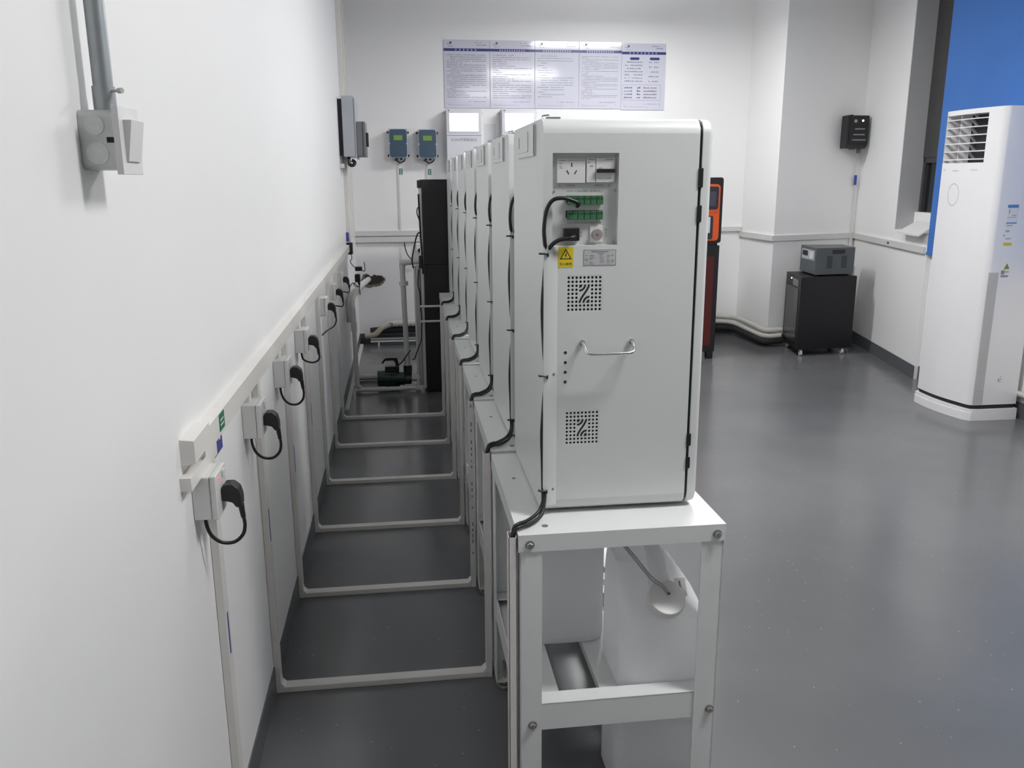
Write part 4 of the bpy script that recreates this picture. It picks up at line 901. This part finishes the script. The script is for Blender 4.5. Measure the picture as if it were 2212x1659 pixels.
# hoses along the far wall
hs = thing('insulated_hose', 'wrapped pale insulated hose lying along the foot of the end wall', 'hose', (0.4, 7.65, 0.08))
part('wrapped_section', B().tube([(0.20, 7.66, 0.15), (0.25, 7.66, 0.172), (0.33, 7.66, 0.186), (0.45, 7.66, 0.188), (0.6, 7.66, 0.185), (1.4, 7.66, 0.18), (2.57, 7.68, 0.188)], 0.027, 12, sub=5), TAPE, hs, ang=80)
rg = B()
for k in range(18): rg.cyl((0.30 + 0.035 * k, 7.66, 0.1835), (0.315 + 0.035 * k, 7.66, 0.1838), 0.0285, 12)
part('tape_wraps', rg, TAPE, hs)
part('bare_section', B().tube([(0.055, 7.66, 0.075), (0.10, 7.65, 0.080), (0.145, 7.645, 0.095), (0.18, 7.65, 0.128), (0.205, 7.66, 0.152)], 0.026, 12, sub=5), TAN, hs, ang=80)
part('foam_section', B().tube([(0.10, 7.69, 0.115), (0.25, 7.685, 0.125), (0.6, 7.685, 0.13), (1.4, 7.685, 0.125), (2.56, 7.685, 0.09)], 0.032, 12), FOAM, hs, ang=80)
part('tie', B().tube([(0.265, 7.63, 0.195), (0.30, 7.628, 0.192), (0.285, 7.628, 0.15)], 0.003, 6), BLACK, hs)
rl = thing('metal_rail', 'pair of thin bright metal rails low along the end wall', 'rail', (0.5, 7.6, 0.03))
part('rail', B().box(0.10, 2.6, 7.595, 7.61, 0.052, 0.066), GALVW, rl); part('rail', B().box(0.10, 2.6, 7.57, 7.585, 0.034, 0.046), SOCK, rl); part('bracket', B().box(0.165, 0.18, 7.57, 7.585, 0.0, 0.036), SOCK, rl); part('bracket', B().box(0.9, 0.915, 7.57, 7.585, 0.0, 0.036), SOCK, rl)
single('floor_duct', B().box(0.006, 0.034, 5.35, 7.6, 0.0, 0.018, 0.001), PVCW, 'thin white duct along the floor edge of the left wall near the pump', 'cable duct')

# ------------------------------------------------------------------ kiosk, UPS, regulator, wall box
kk = thing('sampler_kiosk', 'black floor-standing unit with orange framed display behind the nearest cabinet', 'kiosk', (2.7, 6.85, 0))
KX0, KX1, KY0, KY1 = 2.42, 2.945, 6.58, 7.1
part('upper_body', B().prism(rrect((KX0 + KX1) / 2, 1.205, KX1 - KX0, 0.51, 0.02, 4), 'y', KY0, KY1), BLACK, kk)
part('lower_body', B().box(KX0 + 0.005, KX1 - 0.004, KY0 + 0.004, KY1, 0.06, 0.93, 0.006), BLACK, kk)
part('neck_gap', B().box(KX0 + 0.02, KX1 - 0.02, KY0 + 0.02, KY1 - 0.02, 0.92, 0.96), BLACK, kk)
of = part('orange_frame', B().prism(rrect((KX0 + KX1) / 2, 1.1885, 0.475, 0.440, 0.03, 5), 'y', KY0 - 0.008, KY0), ORANGE, kk)
part('display_bezel', B().prism(rrect((KX0 + KX1) / 2, 1.302, 0.448, 0.178, 0.018, 4), 'y', KY0 - 0.010, KY0 - 0.007), GLASSD, of)
part('display', B().box(KX0 + 0.07, KX1 - 0.062, KY0 - 0.0112, KY0 - 0.010, 1.238, 1.352), SCRD, of)
part('window_bezel', B().prism(rrect((KX0 + KX1) / 2 - 0.01, 1.072, 0.395, 0.185, 0.014, 4), 'y', KY0 - 0.010, KY0 - 0.007), GLASSD, of)
part('inner_label', B().box(KX0 + 0.08, KX1 - 0.098, KY0 - 0.011, KY0 - 0.010, 1.03, 1.155), PAPER, of)
part('seam', B().box(KX0 + 0.04, KX1 - 0.04, KY0 - 0.0086, KY0 - 0.008, 1.186, 1.189), REDM, of)
mp = part('mesh_panel', B().box(KX0 + 0.05, KX1 - 0.045, KY0 + 0.001, KY0 + 0.005, 0.115, 0.84), REDM, kk)
g = B()
step = 0.0118
for (sgn) in (1, -1):
    for k in range(-70, 120):
        c = k * step
        # diagonal bar clipped to the panel
        x0_, x1_, z0_, z1_ = KX0 + 0.05, KX1 - 0.045, 0.115, 0.84
        pts_ = []
        for x in (x0_, x1_):
            z = z0_ + (c + sgn * (x - x0_)) ; pts_.append((x, z))
        (xa, za), (xb, zb_) = pts_
        def clip(xa, za, xb, zb_):
            out = []
            for (p, q_) in (((xa, za), (xb, zb_)),):
                t0, t1 = 0.0, 1.0; dz_ = q_[1] - p[1]
                for lim, sg_ in ((z0_, 1), (z1_, -1)):
                    num = (lim - p[1]) * sg_; den = dz_ * sg_
                    if den > 0: t0 = max(t0, num / den)
                    elif den < 0: t1 = min(t1, num / den)
                if t1 - t0 > 0.01: out = [(p[0] + (q_[0] - p[0]) * t0, p[1] + dz_ * t0), (p[0] + (q_[0] - p[0]) * t1, p[1] + dz_ * t1)]
            return out
        cc = clip(xa, za, xb, zb_)
        if cc:
            (ax_, az_), (bx_, bz_) = cc; wv = 0.0021
            g.quad((ax_, KY0, az_ - wv), (bx_, KY0, bz_ - wv), (bx_, KY0, bz_ + wv), (ax_, KY0, az_ + wv))
part('mesh_wires', g, BLACK, mp, smooth=False, kind='stuff')
for x in (KX0 + 0.05, KX1 - 0.04): part('caster', B().box(x - 0.03, x + 0.03, KY0 + 0.01, KY0 + 0.06, 0.0, 0.062, 0.01), BLACK, kk)
for x in (KX0 + 0.05, KX1 - 0.04): part('caster', B().box(x - 0.03, x + 0.03, KY1 - 0.06, KY1 - 0.01, 0.0, 0.062, 0.01), BLACK, kk)

up = thing('battery_cabinet', 'black cabinet on casters in the corner under the grey regulator', 'cabinet', (3.95, 6.8, 0))
Q = [(3.648, 6.57), (4.150, 6.60), (4.205, 7.00), (3.735, 7.03)]
part('body', B().prism(Q, 'z', 0.055, 0.66, 0.004), BLKM, up)
def lerp(p, q, t): return (p[0] + (q[0] - p[0]) * t, p[1] + (q[1] - p[1]) * t)
fa, fb = lerp(Q[0], Q[3], 0.12), lerp(Q[0], Q[3], 0.9)
part('front_panel', B().prism([(fa[0] - 0.004, fa[1]), fa, fb, (fb[0] - 0.004, fb[1])], 'z', 0.10, 0.56), mat('black_gloss_panel', (0.03, 0.03, 0.034), 0.25), up)
fa, fb = lerp(Q[0], Q[3], 0.15), lerp(Q[0], Q[3], 0.5)
part('control_panel', B().prism([(fa[0] - 0.005, fa[1]), fa, fb, (fb[0] - 0.005, fb[1])], 'z', 0.575, 0.63), DGREY, up)
lp = lerp(Q[0], Q[3], 0.62)
part('power_light', B().cyl((lp[0] - 0.005, lp[1], 0.625), (lp[0], lp[1], 0.625), 0.006, 10), SCREEN, up)
for (x, y) in ((3.70, 6.60), (4.08, 6.625), (3.76, 6.98), (4.15, 6.96)):
    c_ = part('caster', B().cyl((x - 0.009, y, 0.024), (x + 0.009, y, 0.024), 0.024, 16, bev=0.003), SOCK, up)
    part('caster_fork', B().box(x - 0.012, x + 0.012, y - 0.01, y + 0.012, 0.03, 0.056, 0.002), ZINC, c_)
rg_ = thing('voltage_regulator', 'slate grey regulator box on top of the black battery cabinet', 'regulator', (3.95, 6.8, 0.66))
Q2 = [(3.785, 6.62), (4.14, 6.65), (4.20, 6.98), (3.835, 7.0)]
part('case', B().prism(Q2, 'z', 0.672, 0.892, 0.003), SLATE, rg_)
for (x, y) in ((3.82, 6.66), (4.10, 6.68), (3.86, 6.96), (4.15, 6.94)): part('rubber_foot', B().cyl((x, y, 0.66), (x, y, 0.674), 0.012, 10), BLACK, rg_)
fa, fb = lerp(Q2[0], Q2[3], 0.1), lerp(Q2[0], Q2[3], 0.9)
fp = part('front_plate', B().prism([(fa[0] - 0.002, fa[1]), fa, fb, (fb[0] - 0.002, fb[1])], 'z', 0.785, 0.868), GREY, rg_)
fa, fb = lerp(Q2[0], Q2[3], 0.52), lerp(Q2[0], Q2[3], 0.84)
part('meter', B().prism([(fa[0] - 0.004, fa[1]), fa, fb, (fb[0] - 0.004, fb[1])], 'z', 0.815, 0.856), DARK, fp)
fa, fb = lerp(Q2[0], Q2[3], 0.17), lerp(Q2[0], Q2[3], 0.36)
part('switch', B().prism([(fa[0] - 0.007, fa[1]), fa, fb, (fb[0] - 0.007, fb[1])], 'z', 0.798, 0.852), SOCK, fp)
fa, fb = lerp(Q2[0], Q2[1], 0.42), lerp(Q2[0], Q2[1], 0.73)
part('side_handle', B().prism([(fa[0], fa[1] - 0.004), (fb[0], fb[1] - 0.004), fb, fa], 'z', 0.842, 0.874), BLACK, rg_)
fa, fb = lerp(Q2[0], Q2[1], 0.33), lerp(Q2[0], Q2[1], 0.42)
for t in (0.34, 0.71):
    q = B()
    for k in range(9):
        pa, pb = lerp(Q2[0], Q2[1], t - 0.05), lerp(Q2[0], Q2[1], t + 0.09)
        z = 0.725 + k * 0.0115; q.prism([(pa[0], pa[1] - 0.001), (pb[0], pb[1] - 0.001), pb, pa], 'z', z, z + 0.006)
    part('vent_slots', q, BLKM, rg_, smooth=False)
single('flexible_hose', B().tube([(4.255, 6.84, 0.03), (4.262, 6.84, 0.2), (4.258, 6.85, 0.33), (4.245, 6.86, 0.45), (4.25, 6.87, 0.64), (4.27, 6.9, 0.7)], 0.02, 10), PVCW, 'pale hose standing between the black battery cabinet and the wall', 'hose')
# pipe bundle at the foot of the column
ib = thing('insulated_hose', 'pale insulated pipes along the foot of the corner column', 'hose', (3.5, 7.2, 0.1))
part('pale_pipe', B().tube([(2.6, 7.69, 0.19), (3.2, 7.68, 0.178), (3.42, 7.67, 0.172), (3.53, 7.58, 0.165), (3.555, 7.3, 0.155), (3.565, 7.08, 0.145), (3.62, 7.02, 0.145), (3.72, 7.03, 0.145)], 0.023, 12, sub=5), TAPE, ib, ang=80)
part('pale_pipe', B().tube([(2.6, 7.66, 0.145), (3.2, 7.65, 0.132), (3.42, 7.635, 0.128), (3.50, 7.56, 0.12), (3.525, 7.3, 0.108), (3.54, 7.05, 0.10), (3.60, 6.99, 0.098), (3.70, 7.0, 0.10)], 0.02, 12, sub=5), TAPE, ib, ang=80)
part('foam_pipe', B().tube([(2.6, 7.68, 0.085), (3.2, 7.67, 0.075), (3.42, 7.655, 0.072), (3.50, 7.57, 0.068), (3.53, 7.3, 0.062), (3.545, 7.04, 0.056), (3.60, 7.0, 0.056), (3.72, 7.02, 0.056)], 0.033, 12, sub=5), FOAM, ib, ang=80)

wb = thing('wall_controller', 'black wall box with white print hung beside the corner', 'control box', (4.34, 7.2, 1.68))
X0, X1, YF = 4.235, 4.432, 7.13
part('case', B().prism([(X0, 1.70), (X1 - 0.02, 1.695), (X1, 1.735), (X1, 1.972), (X0 + 0.05, 1.972), (X0 + 0.045, 1.98), (X0, 1.972)], 'y', YF, 7.235, 0.004), BLACK, wb)
part('front_panel', B().box(X0 + 0.02, X1 - 0.01, YF - 0.006, YF, 1.735, 1.96, 0.002), BLKM, wb)
q = B().cyl((X0 + 0.07, YF - 0.0065, 1.925), (X0 + 0.07, YF - 0.0075, 1.925), 0.014, 16)
for z, xa, xb in ((1.855, 0.07, 0.16), (1.808, 0.06, 0.16), (1.764, 0.05, 0.175)):
    x = X0 + xa
    while x < X0 + xb: q.box(x, x + 0.008, YF - 0.0072, YF - 0.006, z, z + 0.010); x += 0.0115
part('white_print', q, mat('white_print', (0.32, 0.33, 0.34), 0.5), wb, kind='stuff')
part('indicator_light', B().cyl((X0 + 0.135, YF - 0.006, 1.928), (X0 + 0.135, YF - 0.009, 1.928), 0.009, 12), SCREEN, wb)
part('bottom_tabs', B().box(X0 + 0.06, X0 + 0.10, YF + 0.02, YF + 0.06, 1.688, 1.70).box(X0 + 0.15, X0 + 0.17, YF + 0.05, YF + 0.09, 1.66, 1.70), DGREY, wb)
part('cord', B().tube([(X0 + 0.16, 7.2, 1.69), (4.43, 7.29, 1.6), (4.445, 7.31, 1.45), (4.455, 7.315, 1.2), (4.455, 7.316, 0.967)], 0.005, 6), PVCW, wb, ang=80)
part('cord_tag', B().box(4.43, 4.452, 7.29, 7.30, 1.39, 1.475), STB, wb)

# ------------------------------------------------------------------ blue blind and white ledge at the window
bl = thing('roller_blind', 'bright blue roller blind hanging over the window behind the air conditioner', 'blind', (4.13, 5.0, 0.92))
q = B(); ny_ = 60
A_, B_ = [], []
for k in range(ny_ + 1):
    y = 5.66 - 2.2 * k / ny_; x = 4.128 + 0.004 * math.sin(k * 0.55)
    A_.append((x, y)); B_.append((x + 0.002, y))
q.prism(A_ + B_[::-1], 'z', 0.925, CEIL - 0.06)
part('fabric', q, BLUE, bl, ang=80)
part('bottom_bar', B().box(4.122, 4.134, 3.46, 5.66, 0.915, 0.935, 0.003), BLUE, bl)
part('roller', B().cyl((4.125, 3.44, CEIL - 0.06), (4.125, 5.67, CEIL - 0.06), 0.03, 16), SOCK, bl)
lg = thing('window_ledge_cover', 'tilted white ledge cover under the dark window', 'ledge', (4.2, 5.9, 1.05))
t0, t1 = 1.28, ul - 0.01
pts8 = [wa(t0, -0.065), wa(t1, -0.065), wa(t1, 0.06), wa(t0 + 0.03, 0.06)]
q = B(); zz = [1.052, 1.052, 1.135, 1.135]
v = [q.bm.verts.new((p_[0], p_[1], z_)) for p_, z_ in zip(pts8, zz)] + [q.bm.verts.new((p_[0], p_[1], z_ - 0.012)) for p_, z_ in zip(pts8, zz)]
for f_ in ((0, 1, 2, 3), (7, 6, 5, 4), (0, 4, 5, 1), (1, 5, 6, 2), (2, 6, 7, 3), (3, 7, 4, 0)): q.bm.faces.new([v[k] for k in f_])
bmesh.ops.recalc_face_normals(q.bm, faces=q.bm.faces)
part('cover_board', q, SOCK, lg, smooth=False)
pz = wa(t0 + 0.01, -0.03)
part('screw', B().cyl((pz[0] - 0.02, pz[1] + 0.02, 1.075), (pz[0] - 0.01, pz[1] + 0.015, 1.075), 0.006, 8), ZINC, lg)

# ------------------------------------------------------------------ air conditioner
ac = thing('air_conditioner', 'tall white floor-standing air conditioner in front of the blue blind', 'air conditioner', (3.95, 4.83, 0))
def front_pt(t, off=0.0):           # t 0 (far edge) .. 1 (near edge) along the bowed front
    y = 5.055 + (4.625 - 5.055) * t
    x = 3.772 + (3.806 - 3.772) * t - 0.022 * math.sin(math.pi * t) - off
    return (x, y)
outl = [(4.115, 5.075), (3.80, 5.075), (3.782, 5.07)]
NF = 12; T = [k / NF for k in range(NF + 1)]
fi0 = len(outl)
outl += [front_pt(t) for t in T]
fi1 = len(outl) - 1
for k in range(1, 7):
    a = math.radians(90 * k / 7); outl.append((3.806 + 0.05 * (1 - math.cos(a)), 4.625 - 0.042 * math.sin(a)))
outl += [(3.88, 4.583), (4.12, 4.583)]
Zs = [0.096, 1.535, 1.815, 1.843]
g = B(); n = len(outl)
for zi in range(len(Zs) - 1):
    for k in range(n):
        k2 = (k + 1) % n
        if zi == 1 and fi0 + 0 <= k < fi0 + 10: continue
        a_, b_ = outl[k], outl[k2]
        g.quad((a_[0], a_[1], Zs[zi]), (b_[0], b_[1], Zs[zi]), (b_[0], b_[1], Zs[zi + 1]), (a_[0], a_[1], Zs[zi + 1]))
g.bm.faces.new([g.bm.verts.new((p_[0], p_[1], Zs[-1])) for p_ in outl]); g.bm.faces.new([g.bm.verts.new((p_[0], p_[1], Zs[0])) for p_ in outl])
# inner walls of the outlet opening
i0, i1 = fi0, fi0 + 10
pa, pb = outl[i0], outl[i1]
for z_ in (1.535, 1.815):
    g.bm.faces.new([g.bm.verts.new(v_) for v_ in [(outl[k][0], outl[k][1], z_) for k in range(i0, i1 + 1)] + [(3.95, pb[1], z_), (3.95, pa[1], z_)]])
for p_ in (pa, pb): g.quad((p_[0], p_[1], 1.535), (3.95, p_[1], 1.535), (3.95, p_[1], 1.815), (p_[0], p_[1], 1.815))
bmesh.ops.remove_doubles(g.bm, verts=g.bm.verts, dist=1e-5); bmesh.ops.recalc_face_normals(g.bm, faces=g.bm.faces)
part('body', g, ACW, ac, ang=35)
part('outlet_back', B().box(3.87, 3.875, pb[1], pa[1], 1.536, 1.814), ACIN, ac)
part('outlet_cheek', B().box(3.80, 3.87, pa[1] - 0.10, pa[1] - 0.095, 1.536, 1.814), ACW, ac)
for k in range(6):
    zc = 1.548 + 0.0465 * k + 0.004
    q = B(); pts_ = [front_pt(t, -0.002) for t in [j / NF for j in range(0, 11)]]
    ring_a = [(p_[0], p_[1], zc + 0.004) for p_ in pts_]; ring_b = [(p_[0] + 0.020, p_[1], zc + 0.008) for p_ in pts_]
    for j in range(len(pts_) - 1):
        q.quad(ring_a[j], ring_a[j + 1], ring_b[j + 1], ring_b[j])
        lo = [(v_[0], v_[1], v_[2] - 0.004) for v_ in (ring_a[j], ring_a[j + 1], ring_b[j + 1], ring_b[j])]
        q.quad(*lo[::-1]); q.quad(ring_a[j], lo[0], lo[1], ring_a[j + 1])
    part('louvre', q, ACW, ac, smooth=False)
    part('vane', B().prism([(3.785, zc + 0.042), (3.80, zc + 0.046), (3.835, zc + 0.006), (3.82, zc + 0.004)], 'y', 4.835, 4.842), mat('vane_grey', (0.35, 0.35, 0.37), 0.4), ac)
q = B()                                               # display ring
for k in range(40):
    a0, a1 = 2 * math.pi * k / 40, 2 * math.pi * (k + 1) / 40
    def rp_(a, r):
        y = 4.905 + 0.052 * r * math.cos(a); t = (5.055 - y) / 0.43
        return (front_pt(t, 0.0008)[0], y, 1.348 + 0.066 * r * math.sin(a))
    q.quad(rp_(a0, 1), rp_(a1, 1), rp_(a1, 0.96), rp_(a0, 0.96))
part('display_ring', q, INKG, ac, smooth=False)
def mark(q, ya, yb, za, zb):
    ta, tb_ = (5.055 - ya) / 0.43, (5.055 - yb) / 0.43
    q.quad((front_pt(ta, 0.0012)[0], ya, za), (front_pt(tb_, 0.0012)[0], yb, za), (front_pt(tb_, 0.0012)[0], yb, zb), (front_pt(ta, 0.0012)[0], ya, zb))
q = B(); mark(q, 4.935, 4.882, 1.485, 1.494); mark(q, 5.035, 5.01, 1.49, 1.50); mark(q, 4.78, 4.73, 1.49, 1.497)
part('faint_marks', q, mat('ac_mark', (0.6, 0.6, 0.6), 0.5), ac, smooth=False)
q = B(); mark(q, 5.055, 4.625, 0.986, 0.9875)
part('panel_seam', q, mat('ac_seam', (0.5, 0.5, 0.5), 0.5), ac, smooth=False)
# base
g = B(); bo = [(4.12, 5.085), (3.79, 5.085), (3.77, 5.078)] + [front_pt(t, 0.012) for t in T] + [(3.80, 4.605), (3.825, 4.578), (3.88, 4.573), (4.125, 4.573)]
g.prism(bo, 'z', 0.0, 0.05); g.prism([(p_[0] + (0.004 if p_[0] < 3.83 else 0), p_[1]) for p_ in bo], 'z', 0.05, 0.07)
part('base', g, ACW, ac)
g = B().prism([(4.11, 5.07), (3.80, 5.07)] + [front_pt(t, -0.012) for t in T] + [(3.83, 4.60), (3.88, 4.588), (4.11, 4.588)], 'z', 0.062, 0.098)
part('base_gap', g, ACIN, ac)
g = B()
for k in range(8): g.box(3.822 + 0.009 * k if k else 3.83, 3.826 + 0.009 * k if k else 3.833, 4.5815, 4.584, 0.105, 0.90)
inp = part('intake_grille', B().box(3.829, 3.892, 4.5818, 4.584, 0.102, 0.905), ACG, ac)
q = B()
for k in range(7): q.box(3.834 + 0.008 * k, 3.836 + 0.008 * k, 4.5805, 4.582, 0.105, 0.90)
for z in (0.19, 0.30, 0.41, 0.52, 0.63, 0.74, 0.82): q.box(3.83, 3.891, 4.5803, 4.582, z, z + 0.003)
part('grille_ribs', q, mat('grille_rib', (0.50, 0.49, 0.49), 0.5), inp, smooth=False)
SYY = 4.5825
el_ = part('energy_label', B().box(3.895, 3.962, SYY - 0.001, SYY, 1.19, 1.296), PAPER, ac)
part('label_header', B().box(3.895, 3.962, SYY - 0.0015, SYY - 0.001, 1.278, 1.296).box(3.895, 3.962, SYY - 0.0015, SYY - 0.001, 1.19, 1.195), BLUEL, el_)
part('label_print', B().box(3.907, 3.911, SYY - 0.0015, SYY - 0.001, 1.245, 1.27).box(3.90, 3.955, SYY - 0.0015, SYY - 0.001, 1.222, 1.224).box(3.928, 3.952, SYY - 0.0015, SYY - 0.001, 1.233, 1.236), INKG, el_)
part('spec_print', B().box(3.90, 3.94, SYY - 0.0005, SYY, 1.175, 1.18).box(3.90, 3.925, SYY - 0.0005, SYY, 1.14, 1.15).box(3.905, 3.94, SYY - 0.0005, SYY, 1.1, 1.105).box(3.89, 3.90, SYY - 0.0005, SYY, 1.115, 1.125), mat('ac_mark_dark', (0.42, 0.42, 0.44), 0.5), ac)
part('caution_label', B().box(3.895, 3.948, SYY - 0.001, SYY, 1.063, 1.078), YELLOW, ac)
part('caution_triangle', B().prism([(3.92, 0.925), (3.955, 0.925), (3.938, 0.957)], 'y', SYY - 0.001, SYY), mat('olive_label', (0.28, 0.27, 0.03), 0.5), ac)
part('data_label', B().box(3.905, 3.928, SYY - 0.001, SYY, 0.893, 0.917).box(3.932, 3.955, SYY - 0.001, SYY, 0.905, 0.91).box(3.905, 3.953, SYY - 0.001, SYY, 0.878, 0.888), mat('grey_label', (0.3, 0.3, 0.32), 0.5), ac)
part('knockout_mark', B().box(3.975, 4.005, SYY - 0.0006, SYY, 0.255, 0.258).box(3.98, 3.984, SYY - 0.0006, SYY, 0.24, 0.252).box(3.99, 3.996, SYY - 0.0006, SYY, 0.24, 0.243).cyl((3.992, SYY, 0.272), (3.992, SYY - 0.0006, 0.272), 0.003, 8), INKG, ac)
single('refrigerant_line', B().tube([(4.13, 4.62, 0.16), (4.145, 4.4, 0.15), (4.14, 4.0, 0.12)], 0.018, 10), TAPE, 'pale refrigerant line behind the air conditioner at floor level', 'pipe')
